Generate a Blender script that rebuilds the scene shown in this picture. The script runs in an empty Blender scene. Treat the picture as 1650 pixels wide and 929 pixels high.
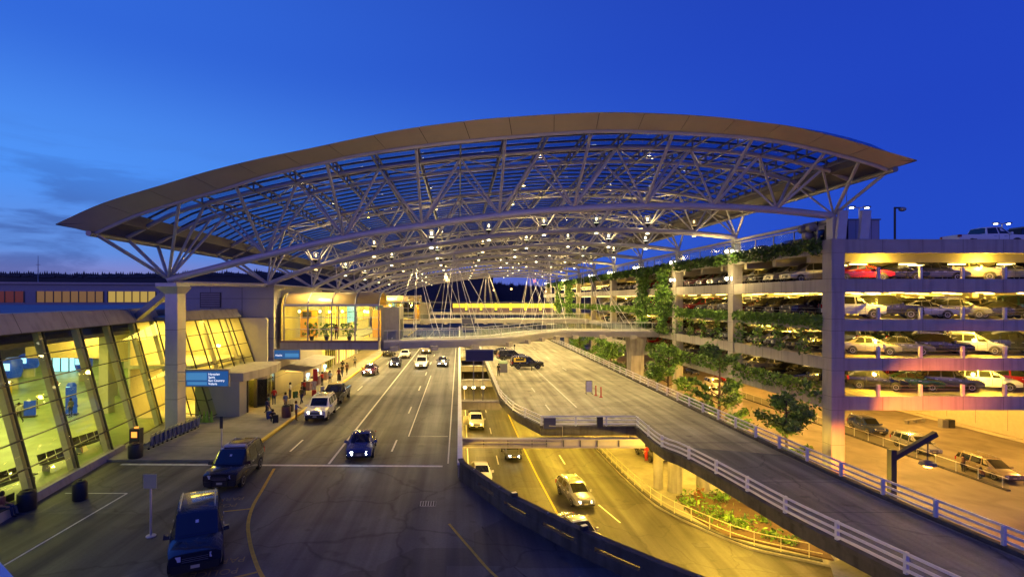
import bpy, bmesh, math, random
from mathutils import Vector, Matrix
R = math.radians
rng = random.Random(7)
scene = bpy.context.scene
COL = scene.collection
F, CX, CY, H = 820.0, 740.0, 481.0, 11.0

def at(px, py, z):
    y = F * (H - z) / (py - CY)
    return Vector(((px - CX) * y / F, y, z))

def atY(px, py, Y):
    return Vector(((px - CX) * Y / F, Y, H - (py - CY) * Y / F))

# ------------------------------------------------------------------ materials
MATS = {}
def mat(name, col, rough=.6, metal=0., var=0., scale=2., bump=0., emit=None, estr=0., spec=.5, stretch=None, coat=0., dirt=0.):
    if name in MATS: return MATS[name]
    m = bpy.data.materials.new(name); m.use_nodes = True
    nt = m.node_tree; b = nt.nodes['Principled BSDF']
    b.inputs['Base Color'].default_value = (*col, 1)
    b.inputs['Roughness'].default_value = rough
    b.inputs['Metallic'].default_value = metal
    b.inputs['Specular IOR Level'].default_value = spec
    b.inputs['Coat Weight'].default_value = coat
    if emit:
        b.inputs['Emission Color'].default_value = (*emit, 1)
        b.inputs['Emission Strength'].default_value = estr
    if var or bump or dirt:
        tc = nt.nodes.new('ShaderNodeTexCoord')
        src = tc.outputs['Object']
        if stretch:
            mp = nt.nodes.new('ShaderNodeMapping'); mp.inputs['Scale'].default_value = stretch
            nt.links.new(src, mp.inputs['Vector']); src = mp.outputs['Vector']
        n = nt.nodes.new('ShaderNodeTexNoise'); n.inputs['Scale'].default_value = scale
        n.inputs['Detail'].default_value = 8; n.inputs['Roughness'].default_value = .62
        nt.links.new(src, n.inputs['Vector'])
        last = None
        if var:
            mr = nt.nodes.new('ShaderNodeMapRange')
            mr.inputs['From Min'].default_value = .25; mr.inputs['From Max'].default_value = .75
            mr.inputs['To Min'].default_value = 1 - var; mr.inputs['To Max'].default_value = 1 + var
            nt.links.new(n.outputs['Fac'], mr.inputs['Value'])
            mx = nt.nodes.new('ShaderNodeVectorMath'); mx.operation = 'SCALE'
            mx.inputs[0].default_value = col
            nt.links.new(mr.outputs['Result'], mx.inputs['Scale'])
            last = mx.outputs['Vector']
        if dirt:
            n2 = nt.nodes.new('ShaderNodeTexNoise'); n2.inputs['Scale'].default_value = .35
            n2.inputs['Detail'].default_value = 6; n2.inputs['Distortion'].default_value = .6
            nt.links.new(tc.outputs['Object'], n2.inputs['Vector'])
            m2 = nt.nodes.new('ShaderNodeMapRange')
            m2.inputs['From Min'].default_value = .4; m2.inputs['From Max'].default_value = .68
            m2.inputs['To Min'].default_value = 1; m2.inputs['To Max'].default_value = 1 - dirt
            nt.links.new(n2.outputs['Fac'], m2.inputs['Value'])
            mx2 = nt.nodes.new('ShaderNodeVectorMath'); mx2.operation = 'SCALE'
            if last: nt.links.new(last, mx2.inputs[0])
            else: mx2.inputs[0].default_value = col
            nt.links.new(m2.outputs['Result'], mx2.inputs['Scale'])
            last = mx2.outputs['Vector']
            m3 = nt.nodes.new('ShaderNodeMapRange')
            m3.inputs['To Min'].default_value = max(0, rough - .12); m3.inputs['To Max'].default_value = min(1, rough + .12)
            nt.links.new(n2.outputs['Fac'], m3.inputs['Value'])
            nt.links.new(m3.outputs['Result'], b.inputs['Roughness'])
        if last: nt.links.new(last, b.inputs['Base Color'])
        if bump:
            n3 = nt.nodes.new('ShaderNodeTexNoise'); n3.inputs['Scale'].default_value = scale * 6
            n3.inputs['Detail'].default_value = 4
            nt.links.new(src, n3.inputs['Vector'])
            bp = nt.nodes.new('ShaderNodeBump'); bp.inputs['Strength'].default_value = bump
            bp.inputs['Distance'].default_value = .02
            nt.links.new(n3.outputs['Fac'], bp.inputs['Height'])
            nt.links.new(bp.outputs['Normal'], b.inputs['Normal'])
    MATS[name] = m
    return m

def emis(name, col, s, back=None):
    m = bpy.data.materials.new(name); m.use_nodes = True
    nt = m.node_tree; b = nt.nodes['Principled BSDF']
    b.inputs['Base Color'].default_value = (*(back or col), 1)
    b.inputs['Emission Color'].default_value = (*col, 1); b.inputs['Emission Strength'].default_value = s
    MATS[name] = m; return m

def glassmat(name, tint, gl=.12, rough=.03, wob=0.):
    """thin pane: tinted see-through plus a mirror share that grows at grazing angles"""
    m = bpy.data.materials.new(name); m.use_nodes = True
    nt = m.node_tree; nt.nodes.remove(nt.nodes['Principled BSDF'])
    out = nt.nodes['Material Output']
    t = nt.nodes.new('ShaderNodeBsdfTransparent'); t.inputs['Color'].default_value = (*tint, 1)
    g = nt.nodes.new('ShaderNodeBsdfGlossy'); g.inputs['Roughness'].default_value = rough
    g.inputs['Color'].default_value = (.9, .95, 1, 1)
    lw = nt.nodes.new('ShaderNodeLayerWeight'); lw.inputs['Blend'].default_value = .5
    pw = nt.nodes.new('ShaderNodeMath'); pw.operation = 'POWER'; pw.inputs[1].default_value = 4; nt.links.new(lw.outputs['Facing'], pw.inputs[0])
    ma = nt.nodes.new('ShaderNodeMath'); ma.operation = 'MULTIPLY_ADD'; ma.inputs[1].default_value = gl; ma.inputs[2].default_value = .06; nt.links.new(pw.outputs[0], ma.inputs[0])
    mx = nt.nodes.new('ShaderNodeMixShader')
    nt.links.new(ma.outputs[0], mx.inputs['Fac'])
    nt.links.new(t.outputs[0], mx.inputs[1]); nt.links.new(g.outputs[0], mx.inputs[2])
    if wob:
        n = nt.nodes.new('ShaderNodeTexNoise'); n.inputs['Scale'].default_value = .5
        bp = nt.nodes.new('ShaderNodeBump'); bp.inputs['Strength'].default_value = wob; bp.inputs['Distance'].default_value = .1
        nt.links.new(n.outputs['Fac'], bp.inputs['Height']); nt.links.new(bp.outputs['Normal'], g.inputs['Normal'])
    nt.links.new(mx.outputs[0], out.inputs['Surface'])
    MATS[name] = m; return m

def worn(name, col, rough, streak=(1.1, .035, 1), crack=.55, patch=.35, drip=False):
    """paving with wheel-polished streaks along the road, patches, cracks and dark stains"""
    m = mat(name, col, rough, var=.22, scale=9, bump=.2, dirt=.3); nt = m.node_tree; b = nt.nodes['Principled BSDF']; L = nt.links.new
    tc = nt.nodes.new('ShaderNodeTexCoord')
    src = b.inputs['Base Color'].links[0].from_socket
    def mul(sock, fac):
        v = nt.nodes.new('ShaderNodeVectorMath'); v.operation = 'SCALE'; L(sock, v.inputs[0]); L(fac, v.inputs['Scale']); return v.outputs['Vector']
    def rng_(sock, a, b_, c, d):
        r = nt.nodes.new('ShaderNodeMapRange'); r.inputs['From Min'].default_value = a; r.inputs['From Max'].default_value = b_; r.inputs['To Min'].default_value = c; r.inputs['To Max'].default_value = d; L(sock, r.inputs['Value']); return r.outputs[0]
    mp = nt.nodes.new('ShaderNodeMapping'); mp.inputs['Scale'].default_value = streak; L(tc.outputs['Object'], mp.inputs[0])
    n = nt.nodes.new('ShaderNodeTexNoise'); n.inputs['Scale'].default_value = 1.0; n.inputs['Detail'].default_value = 5; L(mp.outputs[0], n.inputs['Vector'])
    src = mul(src, rng_(n.outputs['Fac'], .3, .7, .68, 1.4))
    w = nt.nodes.new('ShaderNodeTexNoise'); w.inputs['Scale'].default_value = .6; w.inputs['Detail'].default_value = 3; L(tc.outputs['Object'], w.inputs['Vector'])
    wv = nt.nodes.new('ShaderNodeVectorMath'); wv.operation = 'MULTIPLY_ADD'; wv.inputs[1].default_value = (1.6, 1.6, 0); L(w.outputs['Color'], wv.inputs[0]); L(tc.outputs['Object'], wv.inputs[2])
    vo = nt.nodes.new('ShaderNodeTexVoronoi'); vo.feature = 'DISTANCE_TO_EDGE'; vo.inputs['Scale'].default_value = .16; L(wv.outputs[0], vo.inputs['Vector'])
    src = mul(src, rng_(vo.outputs['Distance'], .0, .013, 1 - crack, 1))
    vp = nt.nodes.new('ShaderNodeTexVoronoi'); vp.distance = 'CHEBYCHEV'; vp.inputs['Scale'].default_value = .13; L(tc.outputs['Object'], vp.inputs['Vector'])
    sp_ = nt.nodes.new('ShaderNodeSeparateColor'); L(vp.outputs['Color'], sp_.inputs[0])
    src = mul(src, rng_(sp_.outputs[0], .55, .6, 1, 1 - patch))
    o = nt.nodes.new('ShaderNodeTexNoise'); o.inputs['Scale'].default_value = .8; o.inputs['Detail'].default_value = 2; L(tc.outputs['Object'], o.inputs['Vector'])
    src = mul(src, rng_(o.outputs['Fac'], .64, .72, 1, .55))
    L(src, b.inputs['Base Color']); L(rng_(n.outputs['Fac'], .3, .7, rough + .08, rough - .2), b.inputs['Roughness'])
    return m
def drips(m, amt=.35, sc=(2.2, 2.2, .18)):
    """dark runs down a vertical face"""
    nt = m.node_tree; b = nt.nodes['Principled BSDF']; L = nt.links.new
    tc = nt.nodes.new('ShaderNodeTexCoord'); mp = nt.nodes.new('ShaderNodeMapping'); mp.inputs['Scale'].default_value = sc; L(tc.outputs['Object'], mp.inputs[0])
    n = nt.nodes.new('ShaderNodeTexNoise'); n.inputs['Scale'].default_value = 1; n.inputs['Detail'].default_value = 6; L(mp.outputs[0], n.inputs['Vector'])
    r = nt.nodes.new('ShaderNodeMapRange'); r.inputs['From Min'].default_value = .48; r.inputs['From Max'].default_value = .7; r.inputs['To Min'].default_value = 1; r.inputs['To Max'].default_value = 1 - amt; L(n.outputs['Fac'], r.inputs['Value'])
    v = nt.nodes.new('ShaderNodeVectorMath'); v.operation = 'SCALE'; L(b.inputs['Base Color'].links[0].from_socket, v.inputs[0]); L(r.outputs[0], v.inputs['Scale']); L(v.outputs[0], b.inputs['Base Color'])
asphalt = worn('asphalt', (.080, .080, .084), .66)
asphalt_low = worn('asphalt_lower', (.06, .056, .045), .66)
walkm = mat('pavement_concrete', (.26, .24, .2), .8, var=.18, scale=1.5, dirt=.25)
deckm = worn('deck_concrete', (.27, .25, .18), .75, (1.3, .06, 1), .3, .12)
rampm = worn('ramp_asphalt', (.15, .148, .145), .75, (1.4, .06, 1), .5, .25)
concm = mat('concrete', (.33, .31, .27), .8, var=.15, scale=1.2, dirt=.2)
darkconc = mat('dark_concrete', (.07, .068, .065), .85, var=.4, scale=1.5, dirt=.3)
soil = mat('soil', (.085, .05, .028), .95, var=.4, scale=3, bump=.5)
white = mat('white_paint', (.72, .71, .68), .55, var=.15, scale=3)
roadwhite = mat('road_white', (.6, .59, .55), .7, var=.3, scale=4)
roadyel = mat('road_yellow', (.62, .40, .04), .7, var=.25, scale=4)
yelpaint = mat('yellow_paint', (.65, .46, .04), .6, var=.15, scale=3)
steel = mat('steel_white', (.5, .49, .5), .42, .15, var=.1, scale=1.5)
steelg = mat('steel_grey', (.25, .25, .26), .45, .4, var=.1)
darksteel = mat('dark_steel', (.04, .042, .05), .5, .3)
black = mat('black', (.012, .012, .013), .6)
rubber = mat('rubber', (.018, .018, .018), .85)
fasciam = mat('fascia_panel', (.52, .44, .31), .4, .2, var=.08, scale=.7)
precast = mat('precast_panel', (.36, .335, .31), .62, var=.07, scale=.8, dirt=.1)
drips(precast, .25); drips(concm, .35); drips(darkconc, .5)
ceilm = mat('garage_ceiling', (.42, .38, .28), .8, var=.1)
gfloor = mat('garage_floor', (.24, .22, .17), .7, var=.15, dirt=.25)
blockm = mat('block_panel', (.33, .32, .31), .6, var=.08, scale=.6)
mull = mat('mullion_dark', (.05, .05, .045), .4, .5)
finm = mat('fin_cream', (.55, .5, .36), .6, var=.06)
wallcream = mat('wall_cream', (.6, .54, .38), .7, var=.06)
chrome = mat('chrome', (.42, .42, .44), .28, .9)
signblue = mat('sign_blue', (.015, .09, .3), .4, emit=(.03, .2, .6), estr=.35)
signdeep = mat('sign_back', (.03, .035, .10), .45, var=.05)
red = mat('red_plastic', (.5, .03, .02), .5)
green_cone = mat('green_plastic', (.22, .42, .03), .5)
bark = mat('bark', (.09, .065, .045), .9, var=.3, scale=5)
leaf1 = mat('leaf_dark', (.045, .10, .016), .5, var=.3, scale=1.5)
leaf2 = mat('leaf_mid', (.08, .19, .02), .5, var=.3, scale=1.5)
leaf3 = mat('leaf_light', (.16, .30, .035), .5, var=.3, scale=1.5)
roofm = mat('flat_roof', (.16, .17, .2), .7, var=.15, scale=.3)
glass_roof = glassmat('roof_glass', (.27, .37, .52), .3, .05)
glass_wall = glassmat('wall_glass', (.84, .88, .62), .5, .02, .05)
glass_rail = glassmat('rail_glass', (.75, .82, .82), .4, .08)
carglass = mat('car_glass', (.012, .014, .016), .06, spec=.9)
lampY = emis('lamp_warm', (1, .78, .38), 9)
lampW = emis('lamp_white', (1, .90, .66), 12)
tubeY = emis('tube_yellow', (1, .70, .2), 7)
headM = emis('headlight_lit', (1, .95, .85), 60)
headO = mat('headlight_off', (.75, .76, .78), .15, .3)
headY = emis('headlight_warm', (1, .75, .35), 22)
tailR = mat('taillight', (.3, .01, .01), .25)
winY = emis('window_lit', (1, .66, .16), 1.6)
winB = emis('window_blue', (.3, .65, 1), 2.2)

# ------------------------------------------------------------------ mesh builder
class MB:
    def __init__(s): s.v = []; s.f = []; s.m = []
    def add(s, vs, fs, mi=0):
        o = len(s.v); s.v += [tuple(v) for v in vs]
        s.f += [tuple(i + o for i in f) for f in fs]; s.m += [mi] * len(fs); return s
    def quad(s, a, b, c, d, mi=0): return s.add((a, b, c, d), [(0, 1, 2, 3)], mi)
    def hexa(s, p, mi=0):   # p: 4 bottom ccw, 4 top ccw
        return s.add(p, [(3, 2, 1, 0), (4, 5, 6, 7), (0, 1, 5, 4), (1, 2, 6, 5), (2, 3, 7, 6), (3, 0, 4, 7)], mi)
    def box(s, x0, x1, y0, y1, z0, z1, mi=0):
        return s.hexa([(x0, y0, z0), (x1, y0, z0), (x1, y1, z0), (x0, y1, z0),
                       (x0, y0, z1), (x1, y0, z1), (x1, y1, z1), (x0, y1, z1)], mi)
    def obox(s, c, size, rz=0, mi=0):
        c = Vector(c); w, l, h = [q / 2 for q in size]; cs, sn = math.cos(rz), math.sin(rz)
        P = []
        for z in (-h, h):
            for x, y in ((-w, -l), (w, -l), (w, l), (-w, l)):
                P.append((c.x + x * cs - y * sn, c.y + x * sn + y * cs, c.z + z))
        return s.hexa(P, mi)
    def tube(s, a, b, r, n=8, r2=None, mi=0, caps=True):
        a, b = Vector(a), Vector(b); d = (b - a)
        if d.length < 1e-6: return s
        d.normalize(); u = d.cross(Vector((0, 0, 1)))
        if u.length < 1e-3: u = Vector((1, 0, 0))
        u.normalize(); w = d.cross(u); r2 = r if r2 is None else r2
        vs = []
        for p, rr in ((a, r), (b, r2)):
            for i in range(n):
                t = 2 * math.pi * (i + .5) / n
                vs.append(p + (u * math.cos(t) + w * math.sin(t)) * rr)
        fs = [(i, (i + 1) % n, n + (i + 1) % n, n + i) for i in range(n)]
        if caps: fs += [tuple(range(n - 1, -1, -1)), tuple(range(n, 2 * n))]
        return s.add(vs, fs, mi)
    def path(s, pts, r, n=8, mi=0):
        pts = [Vector(p) for p in pts]; vs = []; k = len(pts)
        for i, p in enumerate(pts):
            d = (pts[min(i + 1, k - 1)] - pts[max(i - 1, 0)]).normalized()
            u = d.cross(Vector((0, 0, 1)))
            if u.length < 1e-3: u = Vector((1, 0, 0))
            u.normalize(); w = d.cross(u)
            for j in range(n):
                t = 2 * math.pi * (j + .5) / n
                vs.append(p + (u * math.cos(t) + w * math.sin(t)) * r)
        fs = [(i * n + j, i * n + (j + 1) % n, (i + 1) * n + (j + 1) % n, (i + 1) * n + j) for i in range(k - 1) for j in range(n)]
        fs += [tuple(range(n - 1, -1, -1)), tuple(range((k - 1) * n, k * n))]
        return s.add(vs, fs, mi)
    def strip(s, pts, offs, zs, mi=0, closed=True):
        """sweep a (offset, dz) cross-section along a plan polyline; offset to the right of travel"""
        pts = [Vector(p) for p in pts]; k = len(pts); n = len(offs); vs = []
        for i, p in enumerate(pts):
            d = pts[min(i + 1, k - 1)] - pts[max(i - 1, 0)]; d.z = 0; d.normalize()
            nr = Vector((d.y, -d.x, 0))
            for o, z in zip(offs, zs): vs.append(p + nr * o + Vector((0, 0, z)))
        rn = n if closed else n - 1
        fs = [(i * n + j, (i + 1) * n + j, (i + 1) * n + (j + 1) % n, i * n + (j + 1) % n) for i in range(k - 1) for j in range(rn)]
        if closed: fs += [tuple(range(n)), tuple(range(k * n - 1, (k - 1) * n - 1, -1))]
        return s.add(vs, fs, mi)
    def bar(s, pts, w, h, z0=0, o=0, mi=0):
        return s.strip(pts, (o - w / 2, o - w / 2, o + w / 2, o + w / 2), (z0, z0 + h, z0 + h, z0), mi)
    def prism(s, poly, z0, z1, mi=0):
        n = len(poly)
        vs = [(p[0], p[1], z0) for p in poly] + [(p[0], p[1], z1) for p in poly]
        fs = [tuple(range(n - 1, -1, -1)), tuple(range(n, 2 * n))] + [(i, (i + 1) % n, n + (i + 1) % n, n + i) for i in range(n)]
        return s.add(vs, fs, mi)
    def xprism(s, poly, x0, x1, mi=0):     # poly in (y,z)
        n = len(poly)
        vs = [(x0, p[0], p[1]) for p in poly] + [(x1, p[0], p[1]) for p in poly]
        fs = [tuple(range(n - 1, -1, -1)), tuple(range(n, 2 * n))] + [(i, (i + 1) % n, n + (i + 1) % n, n + i) for i in range(n)]
        return s.add(vs, fs, mi)
    def lathe(s, prof, n=16, c=(0, 0, 0), axis='z', mi=0):
        vs = []; k = len(prof)
        for r, z in prof:
            for j in range(n):
                t = 2 * math.pi * j / n; a, b = r * math.cos(t), r * math.sin(t)
                p = (a, b, z) if axis == 'z' else (z, a, b) if axis == 'x' else (a, z, b)
                vs.append((p[0] + c[0], p[1] + c[1], p[2] + c[2]))
        fs = [(i * n + j, i * n + (j + 1) % n, (i + 1) * n + (j + 1) % n, (i + 1) * n + j) for i in range(k - 1) for j in range(n)]
        fs += [tuple(range(n - 1, -1, -1)), tuple(range((k - 1) * n, k * n))]
        return s.add(vs, fs, mi)
    def merge(s, o, mi=None):
        off = len(s.v); s.v += o.v; s.f += [tuple(i + off for i in f) for f in o.f]
        s.m += [mi] * len(o.f) if mi is not None else list(o.m); return s
    def moved(s, M):
        r = MB(); r.v = [tuple(M @ Vector(v)) for v in s.v]; r.f = list(s.f); r.m = list(s.m); return r
    def mesh(s, name, mats, smooth=None):
        me = bpy.data.meshes.new(name); me.from_pydata(s.v, [], s.f)
        for m in (mats if isinstance(mats, (list, tuple)) else [mats]): me.materials.append(m)
        me.polygons.foreach_set('material_index', s.m)
        bm = bmesh.new(); bm.from_mesh(me); bmesh.ops.recalc_face_normals(bm, faces=bm.faces); bm.to_mesh(me); bm.free()
        if smooth is not None:
            me.polygons.foreach_set('use_smooth', [True] * len(me.polygons)); me.set_sharp_from_angle(angle=R(smooth))
        me.update(); return me
    def rawmesh(s, name, mats):
        me = bpy.data.meshes.new(name); me.from_pydata(s.v, [], s.f)
        for m in (mats if isinstance(mats, (list, tuple)) else [mats]): me.materials.append(m)
        me.polygons.foreach_set('material_index', s.m); me.update(); return me
    def build(s, name, mats, parent=None, smooth=None, raw=False):
        o = bpy.data.objects.new(name, s.rawmesh(name, mats) if raw else s.mesh(name, mats, smooth)); COL.objects.link(o)
        if parent:
            o.parent = parent; o.location = -world_loc(parent)
        return o

def world_loc(o):
    l = Vector((0, 0, 0))
    while o: l += o.location; o = o.parent
    return l

def tag(o, label, cat, group=None, kind=None):
    if label: o['label'] = label
    if cat: o['category'] = cat
    if group: o['group'] = group
    if kind: o['kind'] = kind
    return o
def struct(o): o['kind'] = 'structure'; return o
def thing(name, label, cat, loc=(0, 0, 0), rz=0, group=None):
    o = bpy.data.objects.new(name, None); COL.objects.link(o); o.location = loc; o.rotation_euler = (0, 0, rz)
    o.empty_display_size = .3
    return tag(o, label, cat, group)
def child(o, parent): o.parent = parent; COL.objects.link(o); return o
def copy_tree(o, parent=None):
    c = o.copy(); COL.objects.link(c)
    if parent is not None: c.parent = parent
    for ch in list(o.children): copy_tree(ch, c)
    return c
def local(mb, name, mats, parent, smooth=None):      # mesh given in the parent's own space
    o = bpy.data.objects.new(name, mb.mesh(name, mats, smooth)); COL.objects.link(o); o.parent = parent; return o

def spline(pts, n=6):
    pts = [Vector(p) if len(p) == 3 else Vector((p[0], p[1], 0)) for p in pts]; out = []
    P = [pts[0] * 2 - pts[1]] + pts + [pts[-1] * 2 - pts[-2]]
    for i in range(1, len(P) - 2):
        a, b, c, d = P[i - 1:i + 3]
        for j in range(n):
            t = j / n
            out.append(.5 * ((2 * b) + (c - a) * t + (2 * a - 5 * b + 4 * c - d) * t * t + (3 * b - a - 3 * c + d) * t ** 3))
    out.append(pts[-1]); return out
def interp(tab, x):
    if x <= tab[0][0]: return tab[0][1]
    for (a, b), (c, d) in zip(tab, tab[1:]):
        if x <= c: return b + (d - b) * (x - a) / (c - a)
    return tab[-1][1]
def along(pts, step, start=0.):
    """points every `step` metres on a polyline, with directions"""
    res = []; need = start
    for a, b in zip(pts, pts[1:]):
        L = (b - a).length; d = (b - a) / max(L, 1e-9)
        while need <= L: res.append((a + d * need, d)); need += step
        need -= L
    return res
ORD = ['first', 'second', 'third', 'fourth', 'fifth', 'sixth', 'seventh', 'eighth', 'ninth', 'tenth', 'eleventh', 'twelfth',
       'thirteenth', 'fourteenth', 'fifteenth', 'sixteenth', 'seventeenth', 'eighteenth', 'nineteenth', 'twentieth']

def point(loc, w, col, rad=.15, name='lamp_light'):
    l = bpy.data.lights.new(name, 'POINT'); l.energy = w; l.color = col; l.shadow_soft_size = rad
    o = bpy.data.objects.new(name, l); COL.objects.link(o); o.location = loc; return o
def spot(loc, w, col, ang=150, rad=.25, d=(0, 0, -1), blend=.6, name='down_light'):
    l = bpy.data.lights.new(name, 'SPOT'); l.energy = w; l.color = col; l.shadow_soft_size = rad; l.spot_size = R(ang); l.spot_blend = blend
    o = bpy.data.objects.new(name, l); COL.objects.link(o); o.location = loc; o.rotation_euler = Vector(d).to_track_quat('-Z', 'Y').to_euler(); return o
def area(loc, w, col, sx, sy, rot=(0, 0, 0), name='panel_light', spread=180):
    l = bpy.data.lights.new(name, 'AREA'); l.energy = w; l.color = col; l.shape = 'RECTANGLE'; l.size = sx; l.size_y = sy
    l.spread = R(spread)
    o = bpy.data.objects.new(name, l); COL.objects.link(o); o.location = loc; o.rotation_euler = rot; return o

def text_mb(txt, size):
    cu = bpy.data.curves.new('lettering', 'FONT'); cu.body = txt; cu.size = size; cu.align_x = 'LEFT'; cu.fill_mode = 'BOTH'
    o = bpy.data.objects.new('lettering', cu); COL.objects.link(o)
    dg = bpy.context.evaluated_depsgraph_get()
    me = bpy.data.meshes.new_from_object(o.evaluated_get(dg))
    mb = MB(); mb.add([v.co[:] for v in me.vertices], [tuple(p.vertices) for p in me.polygons])
    bpy.data.objects.remove(o); bpy.data.curves.remove(cu); bpy.data.meshes.remove(me); return mb

def leaves(mb, pts, size, mis, flat=.0):
    for p in pts:
        s = size * rng.uniform(.6, 1.3)
        d = Vector((rng.gauss(0, 1), rng.gauss(0, 1), rng.gauss(0, 1) - .3)).normalized()
        u = d.cross(Vector((rng.gauss(0, 1), rng.gauss(0, 1), rng.gauss(0, 1)))).normalized()
        p = Vector(p)
        mb.add((p - u * s * .28 - d * s * .1, p + d * s * .5 - u * s * .05, p + u * s * .28 - d * s * .08, p - d * s * .5), [(0, 1, 2, 3)], rng.choice(mis))
# ------------------------------------------------------------------ camera, world
cd = bpy.data.cameras.new('camera'); cam = bpy.data.objects.new('camera', cd); COL.objects.link(cam)
cam.location = (0, 0, H); cam.rotation_euler = (R(90), 0, 0)
cd.sensor_fit = 'HORIZONTAL'; cd.sensor_width = 36; cd.lens = 36 * F / 1650
cd.shift_x = (825 - CX) / 1650; cd.shift_y = (CY - 464.5) / 1650
cd.clip_start = .1; cd.clip_end = 8000
scene.camera = cam
w = bpy.data.worlds.new('World'); scene.world = w; w.use_nodes = True
nt = w.node_tree; N = nt.nodes; Lk = nt.links
bg = N['Background']; bg.inputs['Strength'].default_value = 1.15
tc = N.new('ShaderNodeTexCoord'); sep = N.new('ShaderNodeSeparateXYZ'); Lk.new(tc.outputs['Generated'], sep.inputs[0])
def ramp(stops):
    r = N.new('ShaderNodeValToRGB'); e = r.color_ramp.elements
    r.color_ramp.interpolation = 'EASE'
    e[0].position, e[0].color = stops[0][0], (*stops[0][1], 1); e[1].position, e[1].color = stops[-1][0], (*stops[-1][1], 1)
    for p, c in stops[1:-1]:
        q = e.new(p); q.color = (*c, 1)
    return r
rl = ramp([(0, (.22, .16, .40)), (.035, (.21, .22, .52)), (.08, (.11, .25, .66)), (.2, (.072, .265, .82)), (.42, (.03, .13, .63)), (.8, (.016, .062, .43))])
rr = ramp([(0, (.02, .075, .46)), (.1, (.015, .06, .49)), (.3, (.013, .05, .46)), (.8, (.01, .024, .30))])
Lk.new(sep.outputs['Z'], rl.inputs[0]); Lk.new(sep.outputs['Z'], rr.inputs[0])
mr = N.new('ShaderNodeMapRange'); mr.interpolation_type = 'SMOOTHSTEP'
mr.inputs['From Min'].default_value = -.85; mr.inputs['From Max'].default_value = .72
Lk.new(sep.outputs['X'], mr.inputs['Value'])
mx = N.new('ShaderNodeMix'); mx.data_type = 'RGBA'
Lk.new(mr.outputs[0], mx.inputs['Factor']); Lk.new(rl.outputs[0], mx.inputs['A']); Lk.new(rr.outputs[0], mx.inputs['B'])
# dark evening clouds low on the western side
mp = N.new('ShaderNodeMapping'); mp.inputs['Scale'].default_value = (1.6, 1.6, 9)
Lk.new(tc.outputs['Generated'], mp.inputs[0])
cn = N.new('ShaderNodeTexNoise'); cn.inputs['Scale'].default_value = 2.3; cn.inputs['Detail'].default_value = 8; cn.inputs['Distortion'].default_value = .4
cn.inputs['Roughness'].default_value = .55
Lk.new(mp.outputs[0], cn.inputs['Vector'])
c1 = N.new('ShaderNodeMapRange'); c1.inputs['From Min'].default_value = .43; c1.inputs['From Max'].default_value = .58; c1.interpolation_type = 'SMOOTHSTEP'
Lk.new(cn.outputs['Fac'], c1.inputs['Value'])
zf = N.new('ShaderNodeMapRange'); zf.inputs['From Min'].default_value = .27; zf.inputs['From Max'].default_value = .14
Lk.new(sep.outputs['Z'], zf.inputs['Value'])
xf = N.new('ShaderNodeMapRange'); xf.inputs['From Min'].default_value = -.25; xf.inputs['From Max'].default_value = -.6
Lk.new(sep.outputs['X'], xf.inputs['Value'])
m1 = N.new('ShaderNodeMath'); m1.operation = 'MULTIPLY'; Lk.new(c1.outputs[0], m1.inputs[0]); Lk.new(zf.outputs[0], m1.inputs[1])
m2 = N.new('ShaderNodeMath'); m2.operation = 'MULTIPLY'; Lk.new(m1.outputs[0], m2.inputs[0]); Lk.new(xf.outputs[0], m2.inputs[1])
m3 = N.new('ShaderNodeMath'); m3.operation = 'MULTIPLY'; Lk.new(m2.outputs[0], m3.inputs[0]); m3.inputs[1].default_value = .55
mc = N.new('ShaderNodeMix'); mc.data_type = 'RGBA'; mc.inputs['B'].default_value = (.03, .06, .24, 1)
Lk.new(m3.outputs[0], mc.inputs['Factor']); Lk.new(mx.outputs['Result'], mc.inputs['A'])
Lk.new(mc.outputs['Result'], bg.inputs['Color'])
# last afterglow: a very weak, very soft sun behind the camera to the left
sl = bpy.data.lights.new('sun', 'SUN'); sl.energy = .22; sl.color = (1, .4, .85); sl.angle = R(40)
so = bpy.data.objects.new('sun', sl); COL.objects.link(so)
so.rotation_euler = Vector((.45, .85, -.3)).to_track_quat('-Z', 'Y').to_euler()
scene.view_settings.view_transform = 'Standard'; scene.view_settings.look = 'None'
scene.view_settings.exposure = 0; scene.view_settings.gamma = 1; scene.view_settings.use_curve_mapping = False
scene.render.engine = 'CYCLES'
scene.cycles.use_denoising = True
scene.cycles.max_bounces = 7; scene.cycles.diffuse_bounces = 3; scene.cycles.glossy_bounces = 3
scene.cycles.transparent_max_bounces = 24; scene.cycles.transmission_bounces = 4
scene.cycles.sample_clamp_indirect = 4; scene.cycles.caustics_reflective = False; scene.cycles.caustics_refractive = False
YEL = (1, .60, .055); WARM = (1, .71, .25); NEUT = (1, .9, .68); ORANGE = (1, .22, .012)

# ------------------------------------------------------------------ ground and roads
zl = -6.5
g = MB(); g.quad((-3000, -60, zl - .06), (3000, -60, zl - .06), (3000, 5000, zl - .06), (-3000, 5000, zl - .06)); struct(g.build('ground', mat('ground_grass', (.03, .04, .02), .95, var=.3, scale=.05)))
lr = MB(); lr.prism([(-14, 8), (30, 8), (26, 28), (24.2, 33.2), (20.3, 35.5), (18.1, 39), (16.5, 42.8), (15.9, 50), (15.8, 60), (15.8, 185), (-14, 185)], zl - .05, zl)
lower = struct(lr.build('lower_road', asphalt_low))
lw = MB(); lw.prism([(26, 28), (32, 10), (29.5, 41), (29.5, 185), (15.8, 185), (15.8, 60), (15.9, 50), (16.5, 42.8), (18.1, 39), (20.3, 35.5), (24.2, 33.2)], zl - .05, zl + .14)
struct(lw.build('lower_pavement', walkm))
gr = MB(); gr.prism([(29.5, 8), (90, 8), (90, 185), (29.5, 185)], zl - .05, zl + .01)
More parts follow.
